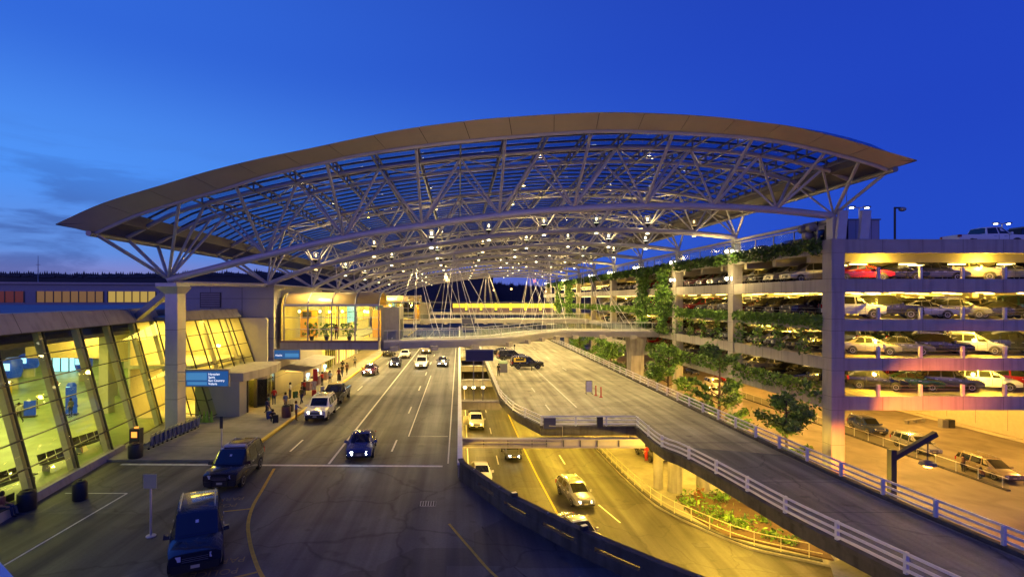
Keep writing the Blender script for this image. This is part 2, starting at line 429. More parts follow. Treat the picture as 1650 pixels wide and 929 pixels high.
struct(gr.build('garage_roadway', mat('roadway_concrete', (.24, .205, .15), .7, var=.2, scale=.5, dirt=.3, stretch=(1, .25, 1))))
# upper road: deck of the viaduct, flaring to the right below the camera
EDGE = spline([(0, 190), (0, 120), (0, 60), (0, 36), (0, 31.5), (.75, 29.4), (2.5, 25.7), (3.3, 24.5), (5.1, 21.9), (8.2, 18.3), (12, 14.6), (17, 11), (24, 8)], 5)
poly = [(-60, 6), (24, 6)] + [(p.x, p.y) for p in reversed(EDGE)] + [(-60, 190)]
u = MB(); u.prism(poly, -1.3, 0); ur = struct(u.build('upper_road', asphalt))
pv = MB(); pv.prism([(-60, 34.4), (-15.35, 34.4), (-15.35, 190), (-60, 190)], .002, .13)
for i in range(22): pv.box(-25, -15.4, 37.5 + i * 4, 37.53 + i * 4, .13, .133, 1)
struct(pv.build('pavement', [walkm, darkconc]))
cb = MB(); cb.bar([Vector((-15.2, 37.5, 0)), Vector((-15.2, 189, 0))], .3, .16); kb = cb.build('kerb', yelpaint, ur)
def mark(name, mats, pts, w, par, z=.006):
    m = MB(); m.strip([Vector((p[0], p[1], 0)) for p in pts], (-w / 2, w / 2), (z, z), closed=False); return m.build(name, mats, par)
mark('solid_lane_line', roadwhite, [(-8.7, 33.9), (-8.7, 188)], .16, ur)
for x in (-12.2, -4.87):
    for i in range(11): mark('lane_dash', roadwhite, [(x, 36.7 + 12.2 * i), (x, 39.7 + 12.2 * i)], .13, ur)
mark('stop_line', roadwhite, [(-22.5, 33.85), (-1.1, 33.45)], .3, ur, .007)
mark('box_line', roadwhite, [(-.9, 40.7), (-4.05, 40.7), (-4.05, 73)], .09, ur)
mark('edge_line', roadwhite, [(-.75, 34), (-.75, 188)], .1, ur)
mark('parking_line', roadwhite, [(-18.8, 21), (-18.8, 28.8)], .1, ur)
mark('parking_line', roadwhite, [(-22.3, 28.8), (-18.8, 28.8)], .1, ur, .007)
arc = spline([(-12, 33), (-11.4, 29.6), (-10.97, 27.1), (-10.37, 25), (-9.56, 23.2), (-8.7, 21.6), (-7.75, 20.1), (-6.2, 18.2), (-4.2, 16.5)], 6)
mark('yellow_arc_line', roadyel, arc, .17, ur)
mark('yellow_tick', roadyel, [(-12.3, 26.3), (-10.9, 26.7)], .12, ur, .007)
mark('yellow_tick', roadyel, [(-9.6, 19.7), (-8.15, 20.5)], .12, ur, .007)
mark('yellow_edge_line', roadyel, spline([(-.5, 24.9), (.5, 22.4), (1.5, 20.1), (3.4, 17.2), (6, 14)], 5), .13, ur)
mark('seam_line', darkconc, spline([(1.1, 24.6), (2.2, 21), (4, 18)], 5), .08, ur)
def roadtext(t, x, y, size, ang):
    m = text_mb(t, size).moved(Matrix.Translation((x, y, .007)) @ Matrix.Rotation(math.pi + ang, 4, 'Z') @ Matrix.Diagonal((.9, 1, 1, 1)))
    m.build('painted_word', mat('worn_yellow', (.3, .23, .1), .8, var=.4, scale=6), ur, raw=True)
roadtext('PARKING', -9.1, 21.75, .62, R(14)); roadtext('POLICE', -9.0, 20.85, .62, R(14))
roadtext('PARKING', -11.9, 28.3, .62, R(10)); roadtext('POLICE', -11.9, 27.4, .62, R(10))
dr = MB(); dr.box(-2.1, -1.25, 27.0, 27.7, .001, .008); 
for i in range(6): dr.box(-2.05 + i * .14, -1.97 + i * .14, 27.05, 27.65, .008, .014, 1)
dr.build('drain_grate', [mat('worn_metal', (.3, .31, .33), .5, .4, var=.5, scale=5), black], ur)
# lower road markings
mark('yellow_lane_line', roadyel, [(7.4, 185), (7.45, 70), (7.55, 59), (7.7, 50.4), (8.0, 41.4), (8.8, 35), (10.5, 28), (14, 20)], .16, lower, zl + .006)
for y in (55.4, 67.6, 79.8, 92, 104, 116): mark('lane_dash', roadwhite, [(4.15, y - 1.6), (4.15, y + 1.5)], .13, lower, zl + .006)
for y in (55.5, 67.7, 80, 92): mark('lane_dash', roadwhite, [(11.2, y - 1.6), (11.2, y + 1.5)], .13, lower, zl + .006)
mark('lane_dash', roadwhite, [(11.85, 43.3), (12.6, 39.8)], .13, lower, zl + .006)
mark('lane_dash', roadwhite, [(15, 32), (16.8, 29)], .13, lower, zl + .006)
mark('edge_line', roadwhite, [(.95, 33), (.95, 120)], .14, lower, zl + .006)
fl = MB(); fl.box(18.6, 19.5, 38.2, 38.7, zl, zl + .152); fl.build('drain_grate', black, lower)
lg = MB(); lg.obox((17.2, 36.2, zl + .004), (1.1, .6, .01)); lg.build('drain_grate', darkconc, lower)
# exit ramp deck (right side, same level), narrowing into the ramp towards the camera
LEFT = spline([(4.46, 190), (4.46, 100), (4.46, 62), (4.5, 55.7), (5.2, 49), (6.1, 45.8), (7.0, 43.2)], 5)
RLEFT = spline([(15.0, 43.2), (14.7, 37.3), (15.3, 35), (15.75, 31.9), (16.1, 28.5), (16.45, 25.1), (17.1, 21.8), (18.2, 17), (20, 11), (22, 6)], 5)
RRIGHT = spline([(24.2, 190), (24.0, 115), (23.4, 60), (23.25, 52), (23.25, 33), (24.0, 21.7), (25.2, 15), (27.5, 8)], 6)
poly = [(p.x, p.y) for p in LEFT] + [(p.x, p.y) for p in RLEFT] + [(27.5, 6)] + [(p.x, p.y) for p in reversed(RRIGHT)]
d = MB(); d.prism(poly, -.5, 0)
deck = struct(d.build('exit_ramp', deckm))
# darker asphalt wearing course on the near part of the ramp
wp = [(p.x + .35, p.y) for p in RLEFT if p.y < 38.5]
wq = [(p.x - .35, p.y) for p in reversed(RRIGHT) if p.y < 38.5]
d = MB(); d.prism(wp + [(27, 6)] + wq, .002, .012); d.build('wearing_course', rampm, deck)
mark('ramp_joint', darkconc, [(14.9, 38.9), (23.1, 38.9)], .12, deck, .016)
mark('ramp_joint', darkconc, [(4.9, 68), (23.3, 68)], .15, deck)
mark('ramp_joint', darkconc, [(7.5, 52), (23.2, 52)], .06, deck)
mark('solid_lane_line', roadwhite, [(11.9, 51.6), (11.9, 185)], .14, deck)
for y in (51.5, 61.5, 75, 90, 105): mark('lane_dash', roadwhite, [(8.95, y - 1.4), (8.95, y + 1.4)], .13, deck)
for y in (80, 95, 112): mark('lane_dash', roadwhite, [(16.5, y - 1.5), (16.5, y + 1.5)], .13, deck)
# planting bed in the lower pavement
pb = MB(); pb.prism([(19.4, 37.4), (24.8, 33.7), (26.5, 38), (25, 45.5), (19, 44.6), (18.6, 40.5)], zl + .14, zl + .26)
struct(pb.build('planting_bed', soil))
# distant hills with tree tops
def hills(name, y, x0, x1, h0, h1, seed, treeh):
    r = random.Random(seed); m = MB(); n = 260; prev = None; hh = (h0 + h1) / 2
    tops = []
    for i in range(n + 1):
        x = x0 + (x1 - x0) * i / n
        b = h0 + (h1 - h0) * (.5 + .5 * math.sin(i * .035 + seed)) 
        tops.append((x, b + r.uniform(0, treeh) ** 1))
    for (a, ha), (b, hb) in zip(tops, tops[1:]):
        m.hexa([(a, y, zl), (b, y, zl), (b, y + 300, zl), (a, y + 300, zl), (a, y, ha), (b, y, hb), (b, y + 300, hb * .9), (a, y + 300, ha * .9)])
        # a conifer-like point on each cell
        c = (a + b) / 2; t = max(ha, hb) + r.uniform(.2, 1) * treeh; s = (b - a) * .6
        m.add([(c - s, y - 2, min(ha, hb) - 3), (c + s, y - 2, min(ha, hb) - 3), (c, y + s * 2, min(ha, hb) - 3), (c, y, t)], [(0, 1, 3), (1, 2, 3), (2, 0, 3)])
    return struct(m.build(name, mat('far_forest', (.035, .045, .06), .9, var=.3, scale=.02)))
hills('hill', 900, -1000, 60, 50, 54, 2, 6)
hills('hill', 1100, -220, 420, 33, 44, 5, 7)
# ------------------------------------------------------------------ the arched canopy
C_PROF = [(-26.1, 15.7), (-22.4, 17.6), (-18.3, 18.75), (-14.1, 19.75), (-10.4, 20.5), (-6.8, 21.1), (-.5, 21.9), (2.9, 22.2), (6.8, 22.5), (10.7, 22.7), (15.1, 22.75), (20.5, 22.5), (25, 21.95), (28.6, 21.1), (30.7, 20.2)]
_cs = spline([(x, 0, z) for x, z in C_PROF], 6); C_TAB = [(p.x, p.z) for p in _cs]
def cz(x): return interp(C_TAB, x)
LOWN = [(-16, 14.55), (-9.5, 16.0), (-3.1, 17.0), (3.3, 17.86), (9.45, 18.4), (15.3, 18.62), (21.0, 18.58), (26.2, 18.3), (30.9, 17.8)]
def xs_of(seg=1.6, x0=-26.1, x1=30.7):
    n = int((x1 - x0) / seg); return [x0 + (x1 - x0) * i / n for i in range(n + 1)]
YA, Y0, SP, NA = 36.1, 42.0, 14.8, 10
YEND = Y0 + SP * (NA - 1) + 5
canopy = thing('arched_canopy', 'huge arched glass canopy on white steel trusses spanning the road from terminal to garage', 'canopy', (0, Y0, 0))
XS = xs_of()
gz = MB(); gz.add([(x, YA - .2, cz(x) + .95) for x in XS] + [(x, YEND, cz(x) + .95) for x in XS],
                  [(i, i + 1, len(XS) + i + 1, len(XS) + i) for i in range(len(XS) - 1)])
gz.build('roof_glazing', glass_roof, canopy, smooth=30)
pu = MB()
y = YA + 1.0
while y < YEND:
    h = .13
    vs = []
    for x in XS:
        z = cz(x) + .9
        vs += [(x, y - .09, z - h), (x, y - .09, z), (x, y + .09, z), (x, y + .09, z - h)]
    pu.add(vs, [(i * 4 + j, (i + 1) * 4 + j, (i + 1) * 4 + (j + 1) % 4, i * 4 + (j + 1) % 4) for i in range(len(XS) - 1) for j in range(4)])
    y += 1.6
pu.build('glazing_bars', mat('purlin_steel', (.05, .055, .07), .5, .3), canopy)
# deep fascia along the near edge, panel joints as real grooves
FT = [(-27.6, 16.1), (-24.45, 17.5), (-20.2, 18.8), (-17.15, 19.7), (-13.7, 20.55), (-10.4, 21.22), (-7.1, 21.92), (-3.76, 22.56), (-.36, 23.03), (2.97, 23.36), (8.5, 23.69), (12, 23.7), (15.4, 23.56), (18.1, 23.35), (20.5, 23.06), (23, 22.72), (26.2, 21.95), (28.4, 21.3), (31.3, 20.46)]
_ft = spline([(x, 0, z) for x, z in FT], 6); FT_TAB = [(p.x, p.z) for p in _ft]
FB = [(-26.1, 15.68), (-22.9, 17.05), (-19.6, 18.05), (-16.7, 18.9), (-13.65, 19.85), (-9.7, 20.75), (-6.2, 21.45), (-.4, 22.2), (8.8, 22.95), (14.7, 22.9), (21, 22.5), (25, 21.8), (29.06, 20.75), (30.6, 20.2)]
_fb = spline([(x, 0, z) for x, z in FB], 6); FB_TAB = [(p.x, p.z) for p in _fb]
fa = MB(); NP = 19
def fbz(t): x = -26.1 + 56.7 * t; return x, interp(FB_TAB, x)
def ftz(t): x = -27.6 + 58.9 * t; return x, interp(FT_TAB, x)
for i in range(NP):
    a, b = i / NP, (i + 1) / NP; g = .0004
    a += g; b -= g
    K = 4; vs = []
    for k in range(K + 1):
        t = a + (b - a) * k / K
        x0, z0 = fbz(t); x1, z1 = ftz(t)
        vs += [(x0, YA, z0), (x1, YA - 1.3, z1), (x1, YA - 1.2, z1 + .06), (x0, YA + .5, z0 + .25)]
    fa.add(vs, [(k * 4 + j, (k + 1) * 4 + j, (k + 1) * 4 + (j + 1) % 4, k * 4 + (j + 1) % 4) for k in range(K) for j in range(4)] + [(0, 1, 2, 3), (K * 4 + 3, K * 4 + 2, K * 4 + 1, K * 4)])
bk = []
for k in range(61):
    (x0, z0), (x1, z1) = fbz(k / 60), ftz(k / 60); bk += [(x0, YA + .06, z0 + .03), (x1, YA - 1.2, z1 + .0)]
fa.add(bk, [(k * 2, k * 2 + 1, k * 2 + 3, k * 2 + 2) for k in range(60)], 1)
fa.build('fascia', [fasciam, mat('joint_dark', (.05, .045, .04), .8)], canopy)
fs = MB(); fs.path([(fbz(t / 60)[0], YA + .25, fbz(t / 60)[1] - .02) for t in range(61)], .16); fs.build('edge_chord', steel, canopy, smooth=40)
for sx, xe, ze, xo, zo in ((-1, -26.1, 15.7, -27.6, 16.1), (1, 30.7, 20.2, 31.3, 20.46)):
    ev = MB(); ev.hexa([(xe - sx * 1.6, YA, cz(xe - sx * 1.6) - .12), (xo, YA - 1.3, zo - .06), (xo, YEND, zo - .06), (xe - sx * 1.6, YEND, cz(xe - sx * 1.6) - .12),
                        (xe - sx * 1.6, YA, cz(xe - sx * 1.6) + .75), (xo, YA - 1.3, zo + .02), (xo, YEND, zo + .02), (xe - sx * 1.6, YEND, cz(xe - sx * 1.6) + .75)])
    ev.build('eave_edge', mat('eave_dark', (.12, .11, .11), .6), canopy)
    et = MB(); et.tube((xe, YA - .3, ze - .1), (xe, YEND, ze - .1), .2, 10); et.build('eave_beam', steelg, canopy, smooth=40)
NODES = {}
UPX = []
lows = [(None, None)] + LOWN
for k in range(NA):
    yk = Y0 + SP * k
    bx, bz = (-24.0, 12.55) if k == 0 else (-21.4, 12.6) if k == 1 else (-20.7, 12.5)
    nd = [(bx, bz)] + LOWN
    NODES[k] = nd
    at_ = MB(); sp = spline([(x, yk, z) for x, z in nd], 5); at_.path(sp, .29, 12)
    tr = at_.build('arch_truss', steel, canopy, smooth=50)
    for yy in (yk - 2, yk + 2):
        uc = MB(); uc.path([(x, yy, cz(x) + .1) for x in XS], .165, 8); uc.build('upper_chord', steel, tr, smooth=50)
    many = MB()
    def strut(a, b, r):
        if k < 3:
            m = MB(); m.tube(a, b, r, 8); m.build('strut', steel, tr, smooth=50)
        else: many.tube(a, b, r, 6)
    mids = [(nd[i][0] + nd[i + 1][0]) / 2 for i in range(len(nd) - 1)]
    if k == 0: UPX = mids
    for i, (x, z) in enumerate(nd):
        p = (x, yk, z + .1)
        for mxi in (i - 1, i):
            if 0 <= mxi < len(mids):
                for yy in (yk - 2, yk + 2): strut(p, (mids[mxi], yy, cz(mids[mxi]) + .05), .115 if mxi == i else .085)
        if i == 0:
            for yy in ((YA + .2, yk - 2, yk + 2) if k == 0 else (yk - 2, yk + 2)): strut(p, (-26.1, yy, 15.7), .14)
            strut(p, (-21.5, yk + 2, cz(-21.5)), .1)
        if i == len(nd) - 1:
            for yy in ((YA + .2, yk - 2) if k == 0 else (yk - 2, yk + 2)): strut(p, (30.7, yy, 20.2), .12)
        if k == 0: strut(p, (max(-20, min(28.6, x)), YA + .25, interp(FB_TAB, max(-20, min(28.6, x)))), .12)
    if many.f: tag(many.build('strut', steel, tr, smooth=50), None, None, kind='stuff')
    br = MB()
    for a, b in zip(mids, mids[1:]):
        m_ = (a + b) / 2
        br.tube((a, yk - 2, cz(a) + .1), (m_, yk + 2, cz(m_) + .1), .06, 5); br.tube((b, yk - 2, cz(b) + .1), (m_, yk + 2, cz(m_) + .1), .06, 5)
        br.tube((a, yk - 2, cz(a) + .1), (a, yk + 2, cz(a) + .1), .07, 5)
    br.build('cross_bracing', steel, tr)
# rafters: ladder trusses running away from the viewer under the glass
rx = sorted(UPX + [n[0] for n in LOWN[:-1]])
for x in rx:
    z = cz(x); m = MB()
    m.box(x - .06, x + .06, YA + .3, YEND, z + .02, z + .14); m.box(x - .07, x + .07, YA + .3, YEND, z + .68, z + .82)
    y = YA + 1
    while y < YEND:
        m.box(x - .05, x + .05, y - .05, y + .05, z + .1, z + .7); y += 1.25
    m.build('rafter', mat('rafter_steel', (.17, .17, .18), .5, .3), canopy)
# bearings and columns
for k in range(NA):
    yk = Y0 + SP * k; bx, bz = NODES[k][0]
    if k == 0:
        c = MB(); c.box(bx - .52, bx + .52, yk + .4, yk + 1.7, 0, 11.4); c.hexa([(bx - .52, yk + .4, 11.4), (bx + .52, yk + .4, 11.4), (bx + .52, yk + 1.7, 11.4), (bx - .52, yk + 1.7, 11.4), (bx - .95, yk - .4, 12.0), (bx + .95, yk - .4, 12.0), (bx + .95, yk + 1.9, 12.0), (bx - .95, yk + 1.9, 12.0)])
        for zz in (2.6, 5.5, 8.4): c.box(bx - .53, bx + .53, yk + .39, yk + 1.71, zz, zz + .03, 1)
        c.box(bx - .85, bx + .85, yk - .4, yk + 1.8, 12.003, 12.3)
        cc = c.build('column', [steel, darksteel], canopy)
        b2 = MB(); b2.tube((bx - 3.6, yk + 1.6, 9.4), (bx - .5, yk + 1.0, 11.7), .38, 4); b2.build('raking_brace', steelg, canopy)
    else:
        c = MB(); c.box(bx - .4, bx + .4, yk - .4, yk + .4, 0 if k > 2 else 12.2, bz - .2); c.build('column', steel, canopy)
    bx, bz = NODES[k][-1]
    c = MB(); c.box(bx - .35, bx + .35, yk - .35, yk + .35, 15.83, bz - .1); c.build('bearing', steel, canopy)
for i, xx in enumerate((31.0, 32.85)):
    m = MB(); m.hexa([(xx - .42, 41.2, 15.83), (xx + .3, 41.2, 15.83), (xx + .3, 41.45, 15.83), (xx - .42, 41.45, 15.83), (xx - .2, 41.2, 18.15), (xx + .52, 41.2, 18.15), (xx + .52, 41.45, 18.15), (xx - .2, 41.45, 18.15)])
    tag(m.build('metal_panel', steel), ['upright white panel at the right foot of the canopy arch', 'upright white panel beside the rooftop plant cabin'][i], 'panel', 'upright panels on the garage roof')
# tie chord seen under the arch on the terminal side
tb = MB(); tb.tube((-24, Y0 + .5, 12.3), (-21.4, Y0 + SP, 12.5), .22, 8); tb.build('tie_beam', steel, canopy, smooth=40)
tb = MB(); tb.tube((-21.4, Y0 + SP, 12.5), (-20.7, Y0 + SP * 9, 12.4), .22, 8); tb.build('tie_beam', steel, canopy, smooth=40)
tb = MB(); tb.tube((30.9, Y0, 17.5), (30.9, Y0 + SP * 9, 17.4), .16, 8); tb.build('tie_beam', steel, canopy, smooth=40)
# lamps that stand on the lower chords
def make_lamp():
    t = thing('arch_lamp', 'x', 'lamp')
    m = MB(); m.lathe([(.06, .30), (.10, .42), (.38, .62), (.40, .69), (.34, .7)], 12); local(m, 'bowl', darksteel, t, 40)
    m = MB(); m.lathe([(.02, .55), (.3, .69), (.28, .73), (.02, .74)], 12); local(m, 'diffuser', lampY, t)
    m = MB(); m.tube((-.25, 0, .7), (-.25, 0, 1.5), .03, 6); m.tube((.25, 0, .7), (.25, 0, 1.5), .03, 6); m.box(-.28, .28, -.05, .05, 1.47, 1.53); local(m, 'yoke', steelg, t)
    m = MB(); m.lathe([(.04, 1.0), (.1, 1.08), (.09, 1.3), (.03, 1.34)], 8); local(m, 'bulb', lampW, t)
    m = MB(); m.lathe([(.05, -.36), (.2, -.42), (.2, -.48), (.04, -.5)], 12); local(m, 'downlight', lampW, t)
    return t
LAMPV = [emis('lamp_glow_' + str(i), c, s) for i, (c, s) in enumerate((((1, .86, .5), 6), ((1, .76, .36), 5), ((1, .66, .24), 3), ((1, .92, .68), 9), ((.95, .95, .6), 4)))]
lp = make_lamp(); first = True
for k in range(1, NA):
    for i in range(1, 9):
        x, z = LOWN[i - 1]
        if k > 5 and i % 2: continue
        o = lp if first else copy_tree(lp); first = False
        o.location = (x, Y0 + SP * k, z + .1)
        o['label'] = f'lamp on the {ORD[k]} canopy arch from the front, {ORD[i - 1]} from its left end'
        o['group'] = 'lamps along the canopy arches'
        lm = rng.choice(LAMPV)
        for ch in o.children:
            if ch.name.split('.')[0] in ('bulb', 'downlight', 'diffuser'): ch.material_slots[0].link = 'OBJECT'; ch.material_slots[0].material = lm
        if i % 2 == 1 or k >= 6:
            spot((x, Y0 + SP * k, z - .75), 5400 if k == 1 else 10500 if k < 6 else 10500, WARM, 135 if k == 1 else 150)
            point((x, Y0 + SP * k, z + 1.75), 330 if k < 3 else 320, WARM, .3)
# ------------------------------------------------------------------ terminal hall with the leaning glass wall (left)
def hb(y): return -22.8 - .139 * (y - 25.3)
hall = thing('terminal_hall', 'terminal hall with leaning glass wall, lit yellow inside, beside the dark kerb', 'terminal', (-30, 30, 0))
HY = [12.4 + 3.9 * i for i in range(10)]   # mullion lines
HZ = [.35, 1.75, 3.25, 4.75, 6.2, 7.6, 8.95]
def hp(y, z, o=0): return Vector((hb(y) - 2.4 * z / 8.95 + o, y, z))
for i in range(len(HY) - 1):
    for j in range(len(HZ) - 1):
        a, b, c, e = hp(HY[i], HZ[j]), hp(HY[i + 1], HZ[j]), hp(HY[i + 1], HZ[j + 1]), hp(HY[i], HZ[j + 1])
        m = MB(); m.quad(a, b, c, e); m.build('glass_pane', glass_wall, hall)
for y in HY:
    m = MB(); m.hexa([hp(y - .035, .3, -.1), hp(y - .035, .3, .05), hp(y + .035, .3, .05), hp(y + .035, .3, -.1), hp(y - .035, 9, -.1), hp(y - .035, 9, .05), hp(y + .035, 9, .05), hp(y + .035, 9, -.1)]); m.build('mullion', mull, hall)
    m = MB(); m.hexa([hp(y - .16, 0, -.62), hp(y - .16, 0, -.22), hp(y + .16, 0, -.22), hp(y + .16, 0, -.62), hp(y - .16, 9, -.62), hp(y - .16, 9, -.22), hp(y + .16, 9, -.22), hp(y + .16, 9, -.62)]); m.build('inner_column', finm, hall)
for z in HZ:
    m = MB(); m.hexa([hp(HY[0], z - .025, -.06), hp(HY[0], z - .025, .07), hp(HY[-1], z - .025, .07), hp(HY[-1], z - .025, -.06), hp(HY[0], z + .025, -.06), hp(HY[0], z + .025, .07), hp(HY[-1], z + .025, .07), hp(HY[-1], z + .025, -.06)]); m.build('transom', mull, hall)
m = MB(); m.hexa([hp(8, 0, -.3), hp(8, 0, .25), hp(37, 0, .25), hp(37, 0, -.3), hp(8, .42, -.3), hp(8, .42, .22), hp(37, .42, .22), hp(37, .42, -.3)]); m.build('plinth', precast, hall)
m = MB(); m.hexa([hp(8, 9.0, -.9), hp(8, 9.0, .35), hp(47.6, 9.0, .35), hp(47.6, 9.0, -.9), hp(8, 10.15, -.9), hp(8, 10.15, .1), hp(47.6, 10.15, .1), hp(47.6, 10.15, -.9)])
for y in (16, 23, 29.6, 34, 39, 43): m.hexa([hp(y, 9.0, .3), hp(y, 9.0, .354), hp(y + .04, 9.0, .354), hp(y + .04, 9.0, .3), hp(y, 10.15, .05), hp(y, 10.15, .104), hp(y + .04, 10.15, .104), hp(y + .04, 10.15, .05)], 1)
m.build('parapet', [precast, mull], hall)
m = MB(); m.prism([(-75, 8), (hb(8) - 3.3, 8), (hb(46) - 3.3, 46), (-31.5, 56), (-75, 56)], 9.5, 9.9); m.build('roof', roofm, hall)
m = MB(); m.prism([(-90, 8), (hb(8) - 3.2, 8), (hb(46) - 3.2, 46), (-31, 46), (-31, 90), (-90, 90)], 8.0, 8.3); m.build('ceiling', mat('hall_ceiling', (.22, .2, .12), .8), hall)
m = MB(); m.prism([(-90, 8), (hb(8) - .4, 8), (hb(46) - .4, 46), (-30.4, 46), (-30.4, 90), (-90, 90)], .135, .16); m.build('floor', mat('hall_floor', (.24, .32, .12), .35, var=.3, scale=.35, dirt=.35), hall)
m = MB(); m.box(-90, -30.4, 90, 90.3, 0, 8); m.build('back_wall', mat('hall_back', (.3, .27, .14), .7, var=.2, scale=.4), hall)
m = MB(); m.box(-30.7, -30.4, 56, 90, 0, 8); m.build('side_wall', wallcream, hall)
m = MB(); m.box(-62, -57, 76, 76.2, .2, 2.2); w_ = m.build('blue_doorway', winB, hall)
m = MB(); [m.box(-62 + i * 1.25 - .06, -62 + i * 1.25 + .06, 75.9, 76, .2, 2.2) for i in range(5)]; m.build('door_frame', mull, w_)
for (x, y) in ((-44.5, 64), (-39, 57), (-52, 80), (-36, 66), (-60, 62), (-33.6, 48.5), (-46, 44), (-38, 38), (-31, 30), (-36, 27)):
    m = MB(); m.box(x - .45, x + .45, y - .45, y + .45, .16, 8); m.build('interior_column', finm, hall)
m = MB(); m.box(-52, -37.5, 61, 66, 3.9, 8); m.build('bulkhead', mat('bulkhead', (.62, .45, .2), .7), hall)
m = MB(); m.box(-36.5, -31, 52, 60, 4.6, 8); m.build('bulkhead', MATS['bulkhead'], hall)
for y in (17, 24, 31, 38, 47, 56, 70):
    for x in (-30, -38, -46, -56):
        if y > 45 and x > -36: continue
        m = MB(); m.box(x - .6, x + .6, y - .15, y + .15, 7.9, 7.98); m.build('ceiling_light', tubeY, hall)
HALL = (.86, .80, .2)
for (x, y, w_) in ((-32, 16, 2200), (-32, 25, 2600), (-33, 34, 2600), (-34, 42, 2600), (-43, 24, 1800), (-44, 36, 2600), (-40, 49, 3200), (-48, 54, 3600), (-42, 60, 1500), (-58, 62, 3600), (-48, 72, 3600), (-60, 80, 3600), (-38, 75, 2600)): area((x, y, 7.8), w_ * .34, HALL, 5, 4)
area((-42, 58.5, 6.5), 700, (1, .7, .2), 8, .6, (R(90), 0, 0), 'cove_light')
# things inside the hall
blue_k = mat('kiosk_blue', (.012, .06, .5), .4, emit=(.01, .06, .6), estr=.4)
def kiosk(x, y, h, w, label):
    t = thing('check_in_kiosk', label, 'kiosk', (x, y, .16), R(rng.uniform(-20, 20)), 'blue kiosks inside the hall')
    m = MB(); m.lathe([(w * .5, h * .38), (w * .62, h * .55), (w * .62, h * .9), (w * .4, h)], 12); local(m, 'hood', blue_k, t, 40)
    m = MB(); m.lathe([(w * .35, 0), (w * .35, h * .38)], 10); local(m, 'stand', finm, t)
    m = MB(); m.box(-w * .3, w * .3, -w * .68, -w * .62, h * .62, h * .84); local(m, 'screen', winB, t)
kiosk(-53.5, 61, 3.8, 1.5, 'tall blue kiosk with rounded hood nearest the left edge inside the glass hall')
kiosk(-60.0, 71, 3.2, 1.9, 'wide blue kiosk with rounded hood further back inside the glass hall')
kiosk(-49.8, 67.5, 3.6, 1.6, 'tall blue kiosk beside the lit bulkhead inside the glass hall')
kiosk(-40.0, 52.5, 2.2, .7, 'slim blue kiosk near the second glass bay inside the hall')
for (x, y, l, h) in ((-38.9, 51.0, 'tall blue banner stand in the middle of the glass hall', 2.0), (-39.4, 46.7, 'blue notice stand beside the bin inside the hall', 1.5), (-36.2, 47.5, 'narrow blue floor sign near the queue barriers inside the hall', 1.6)):
    t = thing('notice_stand', l, 'notice stand', (x, y, .16), R(20)); m = MB(); m.box(-.45, .45, -.05, .05, .15, h); local(m, 'board', blue_k, t); m = MB(); m.box(-.5, .5, -.25, .25, 0, .12); local(m, 'foot', darksteel, t)
t = thing('hall_bin', 'round metal bin beside the blue notice stand inside the hall', 'litter bin', (-40.8, 47.2, .16)); m = MB(); m.lathe([(.38, 0), (.4, 1.0), (.3, 1.08)], 14); local(m, 'drum', steelg, t, 40); m = MB(); m.lathe([(.31, 1.0), (.29, 1.12)], 14); local(m, 'opening', black, t)
t = thing('yellow_desk', 'yellow counter at the left edge inside the glass hall', 'counter', (-52.5, 58.2, .16)); m = MB(); m.box(-1, 1, -.4, .4, 0, 1.2); local(m, 'cabinet', yelpaint, t); m = MB(); m.box(-1.1, 1.1, -.5, .5, 1.203, 1.27); local(m, 'worktop', darksteel, t)
def seats(x, y, rz, label):
    t = thing('waiting_seats', label, 'seats', (x, y, .16), rz, 'rows of waiting seats behind the glass')
    for i in range(4):
        m = MB(); m.box(-.28 + i * .62, .28 + i * .62, -.25, .25, .42, .48); local(m, 'seat', black, t)
        m = MB(); m.hexa([(-.27 + i * .62, .22, .5), (.27 + i * .62, .22, .5), (.27 + i * .62, .28, .5), (-.27 + i * .62, .28, .5), (-.27 + i * .62, .42, 1.05), (.27 + i * .62, .42, 1.05), (.27 + i * .62, .47, 1.05), (-.27 + i * .62, .47, 1.05)]); local(m, 'backrest', black, t)
    m = MB(); m.box(-.3, 2.2, -.03, .03, .36, .42); m.box(-.1, -.04, -.25, .25, 0, .36); m.box(1.9, 1.96, -.25, .25, 0, .36); local(m, 'frame', steelg, t)
for i, (x, y) in enumerate(((-24.9, 24.2), (-25.6, 28.2), (-26.0, 32.1), (-26.8, 36.0))):
    seats(x, y, R(82), f'row of black waiting seats behind the leaning glass, {ORD[i]} from the left')
for i, (x, y) in enumerate(((-43.6, 48.2), (-41.8, 50.4))):
    t = thing('barrier_post', ['belt barrier post inside the hall, left one', 'belt barrier post inside the hall, right one'][i], 'barrier post', (x, y, .16)); m = MB(); m.lathe([(.18, 0), (.18, .03), (.04, .05), (.04, 1.0), (.05, 1.02)], 10); local(m, 'post', darksteel, t)
    m = MB(); m.box(-.03, .03, .03, 2.2, .88, .95); local(m, 'belt', black, t)
